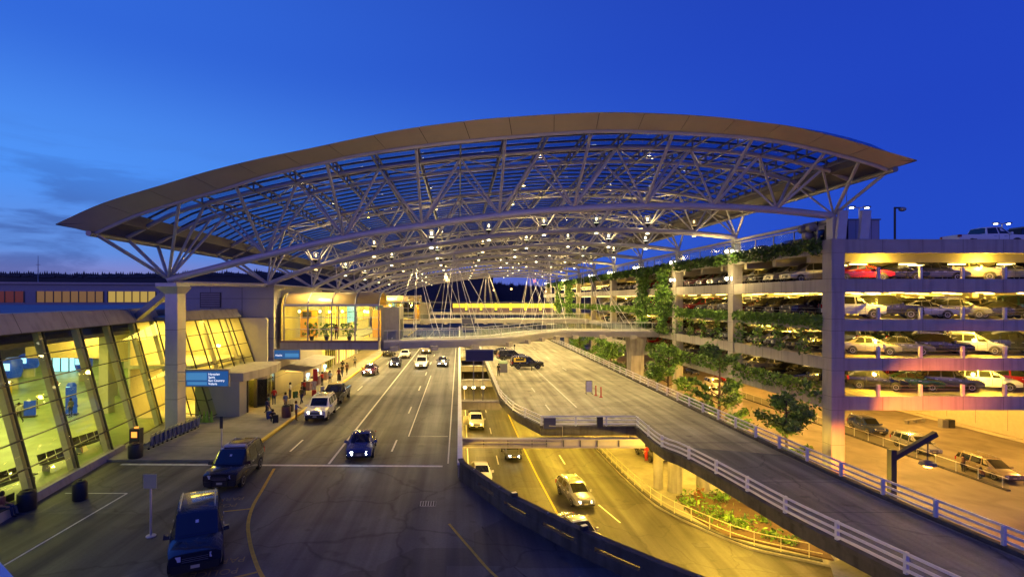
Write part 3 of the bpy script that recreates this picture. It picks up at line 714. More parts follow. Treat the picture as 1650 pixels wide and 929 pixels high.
# second glazed bay between the column and the grey tower
bay = thing('glazed_bay', 'leaning glazed bay lit yellow between canopy column and grey tower', 'glass wall', (-23, 51, 0))
def bp(t, z, o=0):
    b0, b1 = Vector((-22.4, 46.2, 0)), Vector((-20.9, 55.6, 0)); t0, t1 = Vector((-25.2, 46.2, 9)), Vector((-24.1, 55.6, 9))
    return (b0.lerp(b1, t)).lerp(t0.lerp(t1, t), z / 9) + Vector((o, 0, 0))
for j in range(len(HZ) - 1):
    m = MB(); m.quad(hp(47.5, HZ[j]), bp(0, HZ[j]), bp(0, HZ[j + 1]), hp(47.5, HZ[j + 1])); m.build('glass_pane', glass_wall, bay)
for z in HZ: m = MB(); m.tube(hp(47.5, z), bp(0, z), .045, 4); m.build('transom', mull, bay)
for q in (.33, .66): m = MB(); m.tube(hp(47.5, 0).lerp(bp(0, 0), q), hp(47.5, 9).lerp(bp(0, 9), q), .06, 4); m.build('mullion', mull, bay)
TS = [0, .2, .4, .6, .8, 1]
for i in range(5):
    for j in range(len(HZ) - 1):
        m = MB(); m.quad(bp(TS[i], HZ[j]), bp(TS[i + 1], HZ[j]), bp(TS[i + 1], HZ[j + 1]), bp(TS[i], HZ[j + 1])); m.build('glass_pane', glass_wall, bay)
for t in TS:
    m = MB(); m.tube(bp(t, 0), bp(t, 9), .07, 4); m.build('mullion', mull, bay)
    if t in (.4, .8):
        m = MB(); m.tube(bp(t, 0, -.6), bp(t, 9, -.6), .22, 4); m.build('inner_column', finm, bay)
for z in HZ:
    m = MB(); m.tube(bp(0, z), bp(1, z), .045, 4); m.build('transom', mull, bay)
m = MB(); m.hexa([bp(0, 9, -.9), bp(0, 9, .3), bp(1, 9, .3), bp(1, 9, -.9), bp(0, 9.9, -.9), bp(0, 9.9, .1), bp(1, 9.9, .1), bp(1, 9.9, -.9)]); m.build('parapet', precast, bay)
m = MB(); m.prism([(-34, 46.4), (-25.3, 46.4), (-24.3, 55.7), (-34, 55.7)], 9.0, 9.3); m.build('roof', roofm, bay)
m = MB(); m.box(-30.2, -30, 46.4, 55.7, .1, 9); m.build('back_wall', wallcream, bay)
m = MB(); m.box(-30, -21, 55.7, 55.95, .1, 8.9); m.build('side_wall', wallcream, bay)
m = MB(); m.prism([(-30, 46.4), (-22.6, 46.4), (-21.2, 55.6), (-30, 55.6)], .135, .16); m.build('floor', finm, bay)
m = MB(); m.prism([(-30, 46.4), (-24.4, 46.4), (-23.6, 55.6), (-30, 55.6)], 4.6, 4.9); m.build('mezzanine', finm, bay)
area((-27, 51, 8.8), 1500, (1, .68, .14), 4, 7); area((-26.5, 51, 4.5), 800, (1, .68, .14), 3, 7)
# entrance vestibule
ve = thing('entrance_porch', 'grey entrance porch with lit revolving door and glazed doors beneath the blue sign', 'entrance', (-21, 51, 0))
m = MB(); m.box(-24.4, -20.3, 47.0, 48.6, .13, 3.35); m.build('side_wall', blockm, ve)
m = MB(); m.box(-20.6, -20.35, 48.6, 48.75, .13, 3.35); m.build('door_frame', darksteel, ve)
m = MB(); m.prism([(-24.4, 46.9), (-19.9, 46.9), (-19.2, 50), (-19.0, 53), (-19.6, 56.0), (-24.4, 56.0)], 3.36, 4.15); m.build('roof', precast, ve)
m = MB(); m.box(-20.35, -20.25, 53.2, 55.8, .13, 3.35); m.build('glass_door', glass_wall, ve)
for y in (48.75, 50.9, 53.2, 55.8):
    m = MB(); m.box(-20.5, -20.2, y - .08, y + .08, .13, 3.36); m.build('door_post', darksteel, ve)
m = MB(); m.lathe([(1.05, .14), (1.05, 2.9)], 18, (-20.6, 52.0, 0)); m.build('revolving_drum', glass_wall, ve, smooth=40)
m = MB(); m.box(-20.63, -20.57, 51.0, 53.0, .14, 2.85); m.box(-21.6, -19.6, 51.97, 52.03, .14, 2.85); m.build('door_wing', darksteel, ve)
m = MB(); m.lathe([(1.15, 2.9), (1.15, 3.34)], 18, (-20.6, 52.0, 0)); m.build('drum_head', precast, ve)
m = MB(); m.box(-23.5, -21.5, 49, 55.5, .14, .15); m.build('lit_floor', finm, ve)
m = MB(); m.box(-22.6, -22.4, 48.6, 56, .14, 3.35); m.build('inner_wall', mat('orange_wall', (.6, .36, .1), .7), ve)
point((-21.9, 50.2, 2.9), 420, YEL, .1); point((-21.6, 54.2, 2.9), 420, YEL, .1)
# grey tower behind
gt = thing('grey_tower', 'tall grey panelled tower block between the glazed bay and the footbridge', 'tower', (-25, 62, 0))
m = MB(); m.box(-30.3, -20.5, 56.2, 76, 0, 12.25)
for z in (2.2, 4.4, 6.6, 8.8, 11): m.box(-30.3, -20.49, 56.19, 76, z, z + .035, 1)
for x in (-27.5, -24): m.box(x, x + .035, 56.185, 56.3, 0, 12.25, 1)
m.build('wall', [blockm, mull], gt)
m = MB(); m.box(-30.4, -20.4, 56.1, 76.1, 12.25, 12.5); m.build('coping', precast, gt)
m = MB(); m.box(-28.6, -26.3, 56.12, 56.2, 10.0, 11.7); lv = m.build('louvre', darksteel, gt)
m = MB(); [m.box(-28.5, -26.4, 56.08, 56.14, 10.1 + .2 * i, 10.2 + .2 * i) for i in range(8)]; m.build('slats', steelg, lv)
# terminal kerbside wing behind the bridge
tw = thing('terminal_wing', 'long cream terminal wing with shopfronts along the kerb behind the footbridge', 'terminal', (-25, 130, 0))
m = MB(); m.box(-40, -20.6, 76.2, 188, 0, 12); m.build('wall', wallcream, tw)
for i in range(14):
    y = 78 + i * 7.8; m = MB(); m.box(-20.58, -20.45, y, y + 5.6, .2, 4.0); wv = m.build('shop_window', winY if i % 3 else glass_wall, tw)
    m = MB(); [m.box(-20.45, -20.38, y + 1.4 * q - .05, y + 1.4 * q + .05, .2, 4.0) for q in range(5)]; m.build('window_frame', mull, wv)
    m = MB(); m.box(-20.58, -20.45, y, y + 6.6, 6.6, 10.4); wv = m.build('upper_window', winY if i % 4 != 2 else winB, tw)
    m = MB(); [m.box(-20.45, -20.38, y + 1.1 * q - .05, y + 1.1 * q + .05, 6.6, 10.4) for q in range(7)]; m.box(-20.45, -20.37, y, y + 6.6, 8.5, 8.6); m.build('window_frame', mull, wv)
m = MB(); m.box(-20.6, -16.8, 76.2, 188, 4.3, 4.6); m.build('kerb_awning', precast, tw)
for i in range(10): point((-18.6, 79 + i * 11, 4.0), 700, YEL, .1)
aw = thing('skycap_awning', 'thin awning over the baggage counters at the kerb beneath the footbridge', 'awning', (-19, 64, 0))
m = MB(); m.hexa([(-20.5, 57.5, 3.0), (-17.4, 57.5, 2.75), (-17.4, 72, 2.75), (-20.5, 72, 3.0), (-20.5, 57.5, 3.12), (-17.4, 57.5, 2.85), (-17.4, 72, 2.85), (-20.5, 72, 3.12)]); m.build('roof', precast, aw)
for y in (58, 65, 71.5):
    m = MB(); m.tube((-17.7, y, .13), (-17.7, y, 2.76), .06, 8); m.build('post', steel, aw)
m = MB(); m.box(-19.9, -18.1, 58.2, 71, 2.66, 2.74); m.build('light_strip', winY, aw)
for y in (60, 66, 71): point((-18.6, y, 2.5), 260, YEL, .1)
for i, (y, l) in enumerate(((61.2, 'purple baggage counter at the kerb beneath the thin awning, nearest one'), (65, 'baggage counter beneath the thin awning, middle one'), (69, 'baggage counter beneath the thin awning, farthest one'))):
    t = thing('baggage_counter', l, 'counter', (-18.2, y, .13), 0, 'baggage counters at the kerb')
    m = MB(); m.box(-.5, .5, -1, 1, 0, 1.05); local(m, 'cabinet', mat('counter_mauve', (.2, .12, .17), .5), t); m = MB(); m.box(-.6, .6, -1.1, 1.1, 1.053, 1.11); local(m, 'worktop', steelg, t)
    m = MB(); m.box(-.1, .1, -.4, .4, 1.6, 1.9); m.tube((0, -.3, 1.1), (0, -.3, 1.7), .03); m.tube((0, .3, 1.1), (0, .3, 1.7), .03); local(m, 'screen', winB, t)
# ------------------------------------------------------------------ glazed lobbies and footbridges
def lobby(y0, label, grp):
    t = thing('glazed_lobby', label, 'lobby', (-14, y0 + 3, 5.3), 0, grp)
    X0, X1, D = -19.6, -9.0, 6.0
    m = MB(); m.box(X0 - .4, X1, y0 - .3, y0 + D + .3, 5.3, 6.25); m.build('floor_girder', precast, t)
    m = MB(); m.box(X0 - .4, X1, y0 - .34, y0 - .3, 6.1, 6.32); m.build('girder_cap', mat('mauve_band', (.25, .15, .14), .6), t)
    n = 4; ys = y0
    def arch(a): return (y0 + D / 2 - D / 2 * math.cos(a), 10.25 + 1.5 * math.sin(a))
    A = [math.pi * i / 10 for i in range(11)]
    for i in range(n):
        xa, xb = X0 + (X1 - X0) * i / n, X0 + (X1 - X0) * (i + 1) / n
        m = MB(); m.quad((xa, y0, 6.3), (xb, y0, 6.3), (xb, y0, 10.2), (xa, y0, 10.2)); m.build('front_pane', glass_wall, t)
        m = MB(); m.quad((xa, y0 + D, 6.3), (xb, y0 + D, 6.3), (xb, y0 + D, 10.2), (xa, y0 + D, 10.2)); m.build('rear_pane', glass_wall, t)
        m = MB(); pts = [arch(a) for a in A]
        m.add([(xa, *p) for p in pts] + [(xb, *p) for p in pts], [(j, j + 1, 11 + j + 1, 11 + j) for j in range(10)]); m.build('vault_pane', mat('vault_panel', (.24, .18, .08), .35, .1), t, smooth=60)
    for i in range(n + 1):
        x = X0 + (X1 - X0) * i / n
        m = MB(); m.box(x - .07, x + .07, y0 - .1, y0 + .05, 6.3, 10.25); m.path([(x, *arch(a)) for a in A], .1, 6); m.build('rib', steelg, t)
    m = MB(); m.box(X0, X1, y0 - .16, y0 + .06, 10.15, 10.4); m.build('eaves_beam', steel, t)
    for z in (7.6, 8.9):
        m = MB(); m.box(X0, X1, y0 - .05, y0 + .03, z - .035, z + .035); m.build('transom', steel, t)
    m = MB(); m.add([(X0 - .35, *arch(a)) for a in A] + [(X0 - .35, y0 + D, 6.25), (X0 - .35, y0, 6.25)], [tuple(range(13))]); m.build('end_wall', blockm, t)
    m = MB(); m.box(X0 + .1, X0 + 2.2, y0 + D - .6, y0 + D - .3, 6.3, 9.6); m.box(X1 - 1.6, X1 - .2, y0 + D - .9, y0 + D - .5, 6.3, 9.6); m.build('inner_wall', mat('orange_wall', (.6, .36, .1), .7), t)
    m = MB(); m.box(X0 + .4, X0 + 1.5, y0 + D - .65, y0 + D - .6, 8.6, 9.4); m.build('picture_panel', signdeep, t)
    for x in (-18.6, -16.2, -13.6, -11): m = MB(); m.lathe([(.03, 9.7), (.16, 9.6), (.16, 9.45), (.03, 9.35)], 8, (x, y0 + 2.2, 0)); m.build('pendant_lamp', lampY, t)
    point((-17, y0 + 2.4, 9.3), 1300, YEL, .2); point((-12, y0 + 2.4, 9.3), 1300, YEL, .2)
    m = MB(); m.box(-9.0, -6.9, y0 + 1.5, y0 + 6, 5.0, 10.0); m.build('lift_tower', concm, t)
    m = MB(); m.box(-6.9, -6.85, y0 + 2.6, y0 + 5.0, 6.3, 8.6); m.build('lift_door', darksteel, t)
    return t
lobby(57.0, 'nearest glazed lobby with vaulted roof, lit orange inside, above the kerb', 'glazed lobbies over the kerb')
lobby(116.0, 'farther glazed lobby above the kerb, seen between the hanging cables', 'glazed lobbies over the kerb')
def plant_pot(x, y, z, label):
    t = thing('potted_plant', label, 'plant', (x, y, z)); m = MB(); m.lathe([(.2, 0), (.28, .45), (.24, .45)], 10); local(m, 'pot', darksteel, t)
    m = MB(); leaves(m, [(rng.gauss(0, .45), rng.gauss(0, .4), rng.uniform(.5, 1.9)) for _ in range(90)], .45, (0, 1)); o = bpy.data.objects.new('foliage', m.rawmesh('foliage', [leaf2, leaf3])); COL.objects.link(o); o.parent = t
for i, x in enumerate((-16.9, -15.2, -12.6)): plant_pot(x, 58.3, 6.28, f'green potted plant behind the nearest lobby glass, {ORD[i]} from the left')
def footbridge(path, label, hang, grp):
    t = thing('footbridge', label, 'footbridge', path[0], 0, grp)
    P = spline(path, 8)
    m = MB(); m.bar(P, 3.6, .28, -.3); m.build('deck', concm, t)
    for s in (-1, 1):
        m = MB(); m.strip(P, tuple(s * q for q in (1.62, 1.62, 1.86, 1.95, 1.95, 1.62)), (-.95, -.02, .05, .05, -.15, -.95)); m.build('girder', steel, t)
        m = MB(); m.strip(P, (s * 1.8, s * 1.8), (.1, 1.1), closed=False); m.build('glass_balustrade', glass_rail, t)
        m = MB(); m.bar(P, .07, .06, 1.12, s * 1.8); m.build('handrail', steel, t)
        ps = along(P, 1.5, .4)
        for p, d in ps[::1]:
            m = MB(); n_ = Vector((d.y, -d.x, 0)) * s * 1.8; m.tube(p + n_ + Vector((0, 0, .05)), p + n_ + Vector((0, 0, 1.12)), .028, 5); m.build('baluster', steel, t)
        
    for p, d in along(P, 4.6, 1.2):
        m = MB(); n_ = Vector((d.y, -d.x, 0)); m.obox(p + Vector((0, 0, -1.05)), (4.3, .5, .35), math.atan2(n_.y, n_.x)); m.obox(p - n_ * 1.95 * (1 if n_.y > 0 else -1) + Vector((0, 0, -.92)), (.5, .9, .5), math.atan2(n_.y, n_.x)); m.build('bracket', precast, t)
    ps = along(P, .01, 0)
    for (ax, ay, azz, us) in hang:
        for u_ in us:
            p, d = ps[min(len(ps) - 1, int(u_ * len(ps)))]; n_ = Vector((d.y, -d.x, 0))
            for s in (-1, 1):
                m = MB(); m.tube((ax, ay, azz), p + n_ * s * 1.9 + Vector((0, 0, .2)), .045, 5); m.build('hanger_cable', steel, t)
    return t, P
Z1 = 6.2
b1, BP1 = footbridge([(-9, 60, Z1), (-1.5, 61.6, Z1), (4.6, 64.8, Z1), (9.2, 71.5, Z1), (13.5, 76.5, Z1), (18.5, 78.5, Z1), (30, 78, Z1)],
    'nearest white footbridge curving over the road from the glazed lobby to the garage',
    [(-6.0, 71.6, 16.5, (.02, .08, .14)), (-.8, 71.6, 17.4, (.16, .23, .3)), (15.3, 86.4, 18.4, (.52, .6, .68)), (21, 86.4, 18.4, (.76, .84, .92))], 'footbridges under the canopy')
Z2 = 6.3
b2, BP2 = footbridge([(-9, 119, Z2), (3, 119.5, Z2), (15, 120, Z2), (30, 120, Z2)], 'farther white footbridge under the canopy, hung on fans of thin cables',
    [(-3.1, 116, 16.9, (.05, .12, .19, .26)), (6.2, 116, 18.1, (.32, .38, .44, .5)), (18, 130.8, 18.5, (.6, .68, .76, .84))], 'footbridges under the canopy')
fw = thing('enclosed_walkway', 'far enclosed walkway with yellow lit panels below the hill', 'walkway', (10, 158, 6))
m = MB(); m.box(-20.4, 30, 158, 162, 6.0, 6.8); m.build('girder', precast, fw)
m = MB(); m.box(-20.4, 30, 158, 162, 9.6, 10.0); m.build('roof', signdeep, fw)
for i in range(7):
    x = -2 + i * 4.6
    m = MB(); m.box(x, x + 3.7, 157.85, 158, 8.2, 9.5); m.build('lit_panel', mat('walk_lit', (.7, .6, .1), .5, emit=(.8, .62, .04), estr=.75), fw)
    m = MB(); m.box(x + 3.8, x + 4.5, 157.6, 158.2, 7.4, 9.6); m.build('pillar', mat('pillar_lit', (.7, .6, .1), .5, emit=(.9, .75, .02), estr=.8), fw)
    m = MB(); m.box(x, x + 3.7, 157.9, 158.05, 6.8, 8.1); m.build('lower_panel', mat('mauve_panel', (.12, .08, .14), .5), fw)
pr = thing('bridge_pier', 'flared concrete pier carrying the nearest footbridge beside the ramp', 'pier', (27, 78, zl))
m = MB(); m.hexa([(26.0, 77, zl), (27.9, 77, zl), (27.9, 79, zl), (26.0, 79, zl), (26.0, 77, 2.4), (27.9, 77, 2.4), (27.9, 79, 2.4), (26.0, 79, 2.4)]); m.hexa([(26.0, 77, 2.4), (27.9, 77, 2.4), (27.9, 79, 2.4), (26.0, 79, 2.4), (25.8, 76.7, 5.2), (28.3, 76.7, 5.2), (28.3, 79.3, 5.2), (25.8, 79.3, 5.2)]); m.build('shaft', concm, pr)
# far concourse building on the left with lit windows
fc = thing('far_concourse', 'long low concourse behind the terminal roof with lit window bands', 'concourse', (-90, 110, 0))
A0, A1 = Vector((-125, 108, 0)), Vector((-66, 122, 0)); dv = (A1 - A0).normalized(); nv = Vector((-dv.y, dv.x, 0))
def fcq(t0, t1, z0, z1, o=0.):
    a, b = A0.lerp(A1, t0) - nv * o, A0.lerp(A1, t1) - nv * o
    return [(a.x, a.y, z0), (b.x, b.y, z0), (b.x, b.y, z1), (a.x, a.y, z1)]
m = MB(); a, b, c, e = A0, A1, A1 + nv * 20, A0 + nv * 20; m.prism([a, b, c, e], zl, 14.3); m.build('wall', mat('concourse_wall', (.28, .28, .3), .6, var=.06), fc)
m = MB(); m.prism([A0 - nv * .4 - dv, A1 - nv * .4 + dv, c + nv * .4, e + nv * .4], 14.3, 14.75); m.build('roof_edge', steelg, fc)
for i, (t0, t1, mt) in enumerate(((.12, .3, mat('win_red', (.1, .03, .02), .3, emit=(.5, .10, .04), estr=.14)), (.37, .46, MATS['win_red']), (.5, .72, mat('win_amber', (.2, .1, .03), .3, emit=(.8, .42, .12), estr=.2)), (.735, .9, mat('win_dim_yellow', (.2, .15, .03), .3, emit=(1, .66, .12), estr=.45)), (.915, .985, MATS['win_dim_yellow']))):
    m = MB(); m.quad(*fcq(t0, t1, 10.2, 12.7, .05)); wv = m.build('window_band', mt, fc)
    m = MB(); n = int((t1 - t0) * 40)
    for q in range(n + 1): tq = t0 + (t1 - t0) * q / n; m.add(fcq(tq - .002, tq + .002, 10.2, 12.7, .12), [(0, 1, 2, 3)])
    m.build('window_frame', mull, wv)
for i, (x, y, sx, sy, h, l) in enumerate(((-62, 62, 7, 4, 1.2, 'low rooftop plant box nearest the tower'), (-78, 66, 9, 4, 1.3, 'long low rooftop plant box in the middle of the roof'), (-60, 52, 10, 4, .9, 'wide low rooftop duct near the roof edge'), (-100, 78, 12, 5, 2.2, 'larger rooftop plant box at the left edge of the roof'))):
    t = thing('roof_plant', l, 'roof plant', (x, y, 9.9), 0, 'plant boxes on the terminal roof'); m = MB(); m.box(-sx / 2, sx / 2, -sy / 2, sy / 2, 0, h); local(m, 'casing', mat('plant_grey', (.1, .11, .13), .6), t); m = MB(); [m.box(-sx / 2 + .3 + i * .8, -sx / 2 + .8 + i * .8, -sy / 2 - .03, -sy / 2 + .02, .2, h - .2) for i in range(int(sx / .8) - 1)]; local(m, 'grille', darksteel, t)
m = MB(); m.prism([(-130, 56), (-36, 56), (-40, 104), (-130, 104)], 9.0, 9.8); o = m.build('terminal_roof', roofm); tag(o, 'broad flat dark terminal roof between the glass hall and the far concourse', 'roof')
ms = thing('radio_mast', 'thin radio mast rising above the far concourse roof', 'mast', (-96, 116, 14.3)); m = MB(); m.tube((0, 0, 0), (0, 0, 6.5), .12, 6, .04); local(m, 'pole', steelg, ms); m = MB(); m.box(-.5, .5, -.04, .04, 4.4, 4.5); local(m, 'crossbar', steelg, ms)
# ------------------------------------------------------------------ multi-storey car park (right)
GX, GY = 30.0, 41.0
garage = thing('parking_garage', 'multi-storey car park full of cars, lit yellow, with panelled concrete bands', 'car park', (45, 60, zl))
SPZ = [(14.7, 15.8), (11.5, 12.6), (8.4, 9.35), (5.2, 6.2), (2.0, 3.1)]   # parapet, then spandrels going down
FLOORZ = [15.35, 12.5, 9.25, 6.1, 3.0]
seam = mat('panel_seam', (.10, .09, .09), .8)
for i, (a, b) in enumerate(SPZ):
    m = MB(); m.box(GX + 1.05, 76, GY + .12, GY + .5, a, b)
    x = 34.2
    while x < 76: m.box(x, x + .03, GY + .116, GY + .3, a, b, 1); x += 3.25
    m.build('spandrel', [precast, seam], garage)
    m = MB(); m.box(GX + .12, GX + .5, GY + 1.05, 182, a, b)
    y = GY + 3.6
    while y < 182: m.box(GX + .116, GX + .3, y, y + .03, a, b, 1); y += 2.96
    m.build('spandrel', [precast, seam], garage)
    f = MB(); f.box(GX + .5, 76, GY + .5, 182, FLOORZ[i] - .35, FLOORZ[i]); f.build('floor_slab', [gfloor], garage)
    cb_ = MB()
    y = GY + 3.2
    while y < 120: cb_.box(GX + .5, 76, y, y + .45, (FLOORZ[i] if i else 14.95) - .8, FLOORZ[i] - .352); y += 4.9
    cb_.build('ceiling_beams', ceilm, garage)
# columns
for k in range(10):
    y = GY + 14.8 * k
    m = MB(); m.box(GX, GX + 1.05, y, y + 1.05, zl, 15.82)
    for z in (-4, -.8, 2.0, 3.1, 5.2, 6.2, 8.4, 9.35, 11.5, 12.6, 14.7): m.box(GX - .004, GX + 1.054, y - .004, y + 1.054, z, z + .025, 1)
    m.build('column', [precast, seam], garage)
for x in (47.5, 62): 
    m = MB(); m.box(x, x + .8, GY + .6, GY + 1.4, zl, 14.4); m.build('column', precast, garage)
for x in (38.5, 47.5, 56.5):
    for y in (55.4, 70.2): m = MB(); m.box(x, x + .6, y, y + .6, 2.6, 14.5); m.build('inner_column', ceilm, garage)
m = MB(); m.box(76, 76.3, GY + .5, 182, zl, 14.6); m.build('end_wall', ceilm, garage)
m = MB(); m.box(46, 76, 76, 76.4, 3.0, 14.6); m.build('core_wall', ceilm, garage)
m = MB(); m.box(50, 50.4, 76.4, 182, 3.0, 14.6); m.build('core_wall', ceilm, garage)
bw = MB(); bw.box(69, 69.4, 38, 182, zl, 2.0)
for i in range(20): bw.box(68.99, 69.2, 40 + i * 4, 40.04 + i * 4, zl + .9, 1.6, 1)
bw.box(68.5, 69, 38, 182, zl, zl + .35)
bw.build('retaining_wall', [mat('retaining_cream', (.5, .45, .3), .75, var=.1), seam], garage)
# guard posts with cables on each open edge
for fi in (1, 2, 3, 4):
    z = SPZ[fi][1]; px0 = MB()
    for x in [34 + 3.42 * i for i in range(12)]:
        m = MB(); m.box(x - .1, x + .1, GY + .2, GY + .4, z, z + .95); m.build('guard_post', steel, garage)
    for q in range(3): px0.tube((GX + 1, GY + .3, z + .3 + .27 * q), (76, GY + .3, z + .3 + .27 * q), .012, 4)
    for q in range(3): px0.tube((GX + .3, GY + 1, z + .3 + .27 * q), (GX + .3, 182, z + .3 + .27 * q), .012, 4)
    px0.build('guard_cables', steelg, garage)
# ceiling tubes
for fi in range(4):
    zc = (FLOORZ[fi] if fi else 14.9) - .86
    for yy in (44.4, 50.5, 58.5, 66.5):
        m = MB()
        x = 34.8
        for i in range(9): m.box(x - .7, x + .7, yy - .09, yy + .09, zc - .09, zc + .02); x += 4.3
        m.build('tube_lamps', tubeY, garage)
    m = MB()
    for i in range(26):
        y = 46 + i * 4.9; m.box(33.6, 35.0, y - .08, y + .08, zc - .08, zc + .02); m.box(40.6, 42, y - .08, y + .08, zc - .08, zc + .02)
    m.build('tube_lamps', tubeY, garage)
    for x in (36, 45, 54, 63): 
        for y in (43.5, 55.5, 69): point((x, y, zc - .25), (1500 if y < 50 else 2900) * (.6 if fi == 0 else 1), YEL, .12)
    for y in (84, 97, 110, 124, 138, 154, 170): point((36, y, zc - .25), 2200, YEL, .15)
# hatch stripes on the open floor bays
hs = MB()
for fi in (3, 4):
    for i in range(7): hs.strip([Vector((31.4 + i * .75, GY + .7, 0)), Vector((32.2 + i * .75, GY + 4, 0))], (-.07, .07), (FLOORZ[fi] + .006,) * 2, closed=False)
hs.build('hatch_stripes', roadyel, garage)
# glass screen on top of the road-side parapet
m = MB(); m.quad((GX + .3, GY + 2, 15.9), (GX + .3, 180, 15.9), (GX + .3, 180, 17.0), (GX + .3, GY + 2, 17.0)); m.build('glass_screen', glass_rail, garage)
m = MB(); m.box(GX + .22, GX + .38, GY + 2, 180, 17.0, 17.1)
for i in range(46): m.box(GX + .26, GX + .34, GY + 2 + 3 * i, GY + 2.08 + 3 * i, 15.8, 17)
m.build('screen_rail', steelg, garage)
# lights under the car park
for (x, y) in ((36, 50), (36, 70), (36, 92), (36, 116), (36, 145), (50, 56), (50, 76), (52, 100), (62, 52), (62, 70), (62, 92)): 
    point((x, y, 1.5), 6200, (1, .50, .085), .25)
m = MB(); 
for (x, y) in ((36, 50), (36, 70), (36, 92), (50, 56), (50, 76), (62, 52), (62, 70)): m.box(x - .6, x + .6, y - .15, y + .15, 1.62, 1.7)
m.build('soffit_lamps', tubeY, garage)
for y in (48, 62, 77, 92):  # added lamps along the garage edge to brighten the street trees
    m = MB(); m.box(30.7, 31.3, y - .15, y + .15, 1.85, 1.98); m.build('soffit_lamp', tubeY, garage); point((30.9, y, 1.55), 1700, (1, .66, .14), .2)
# floodlight clusters on the road-side edge
for i, (k, dz) in enumerate(((1, 16.2), (1, 13.2), (2, 16.0), (2, 13.6), (3, 16.2), (4, 16.1), (5, 16.2), (7, 16.2), (9, 16.2))):
    y = GY + 14.8 * k + .5
    t = thing('floodlight', f'bright floodlight on the {ORD[k]} garage column beyond the corner, ' + ('at the parapet' if dz > 15 else 'below the parapet'), 'floodlight', (GX - .25, y, dz), 0, 'floodlights on the garage')
    for s in (-1, 1):
        m = MB(); m.lathe([(.05, -.28), (.2, -.1), (.24, .1), (.2, .12)], 10, (s * .3, 0, 0), 'y'); local(m, 'housing', darksteel, t, 40)
        m = MB(); m.lathe([(.02, -.15), (.2, -.14), (.17, -.2), (.02, -.22)], 10, (s * .3, -.12, 0), 'y'); local(m, 'lens', lampW, t)
    m = MB(); m.box(-.4, .4, .1, .3, -.05, .05); m.box(.1, .35, .05, .3, -.5, .5); local(m, 'bracket', steelg, t)
    if i in (0, 1, 3, 5, 7): point((GX - 1.3, y - 1.2, dz), 420, WARM, .15)
# roof-top things
cab = thing('plant_cabin', 'grey rooftop plant cabin with antenna near the right canopy foot', 'cabin', (34.65, 43, 15.0))
m = MB(); m.box(-1.5, 1.15, .4, 4.2, .35, 2.7); [m.box(-1.5 + .66 * i, -1.47 + .66 * i, .39, .5, .35, 2.7, 1) for i in range(5)]; local(m, 'wall', [mat('cabin_panel', (.35, .33, .42), .5), seam], cab)
m = MB(); m.box(-1.6, 1.25, .3, 4.3, 2.7, 2.8); local(m, 'roof', steelg, cab); m = MB(); m.tube((-.4, 2, 2.8), (-.4, 2, 5.6), .03, 5); local(m, 'antenna', steelg, cab)
m = MB(); m.box(-2.5, -1.55, 1.0, 1.8, .35, 2.4); local(m, 'cabinet', darksteel, cab)
def twin_lamp(x, y, z, h, label, lit=True):
    t = thing('roof_lamp_post', label, 'lamp post', (x, y, z), 0, 'lamp posts on the garage roof')
    m = MB(); m.tube((0, 0, 0), (0, 0, h), .08, 8, .06); m.box(-.75, .75, -.04, .04, h - .06, h + .02); local(m, 'pole', steel, t)
    for s in (-1, 1):
        m = MB(); m.box(s * .75 - .28, s * .75 + .28, -.18, .18, h - .02, h + .12); local(m, 'lamp_head', steelg, t)
        m = MB(); m.lathe([(.02, h - .12), (.17, h - .1), (.16, h - .02), (.02, h - .02)], 8, (s * .75, 0, 0)); local(m, 'lens', lampW, t)
twin_lamp(43.4, 56, 15.36, 3.6, 'twin lamp post on the garage roof left of the white pickup')
twin_lamp(39.3, 50, 15.36, 4.6, 'twin lamp post behind the rooftop plant cabin')
twin_lamp(64, 60, 15.36, 4.5, 'twin lamp post at the right end of the garage roof')
t = thing('camera_mast', 'dark mast with round floodlight beside the rooftop plant cabin', 'mast', (35.95, 42.0, 15.35)); m = MB(); m.tube((0, 0, 0), (0, 0, 3.2), .08, 8); m.box(-.05, .6, -.05, .05, 3.08, 3.2); local(m, 'pole', darksteel, t)
m = MB(); m.lathe([(.1, 2.85), (.26, 2.95), (.26, 3.1), (.1, 3.2)], 12, (.62, 0, 0)); local(m, 'lamp_head', steelg, t)
t = thing('fan_unit', 'cluster of grey drum floodlights at the parapet corner under the arch foot', 'floodlight', (GX + .2, 43.6, 16.2))
for (x, y, z) in ((0, 0, .9), (.1, 1.2, .9), (0, .5, .25)): m = MB(); m.lathe([(.12, -.3), (.36, -.2), (.38, .25), (.3, .28)], 14, (x, y, z), 'y'); local(m, 'drum', steelg, t, 40)
m = MB(); m.box(.3, .42, -.2, 1.6, -.4, 1.4); local(m, 'bracket', darksteel, t)
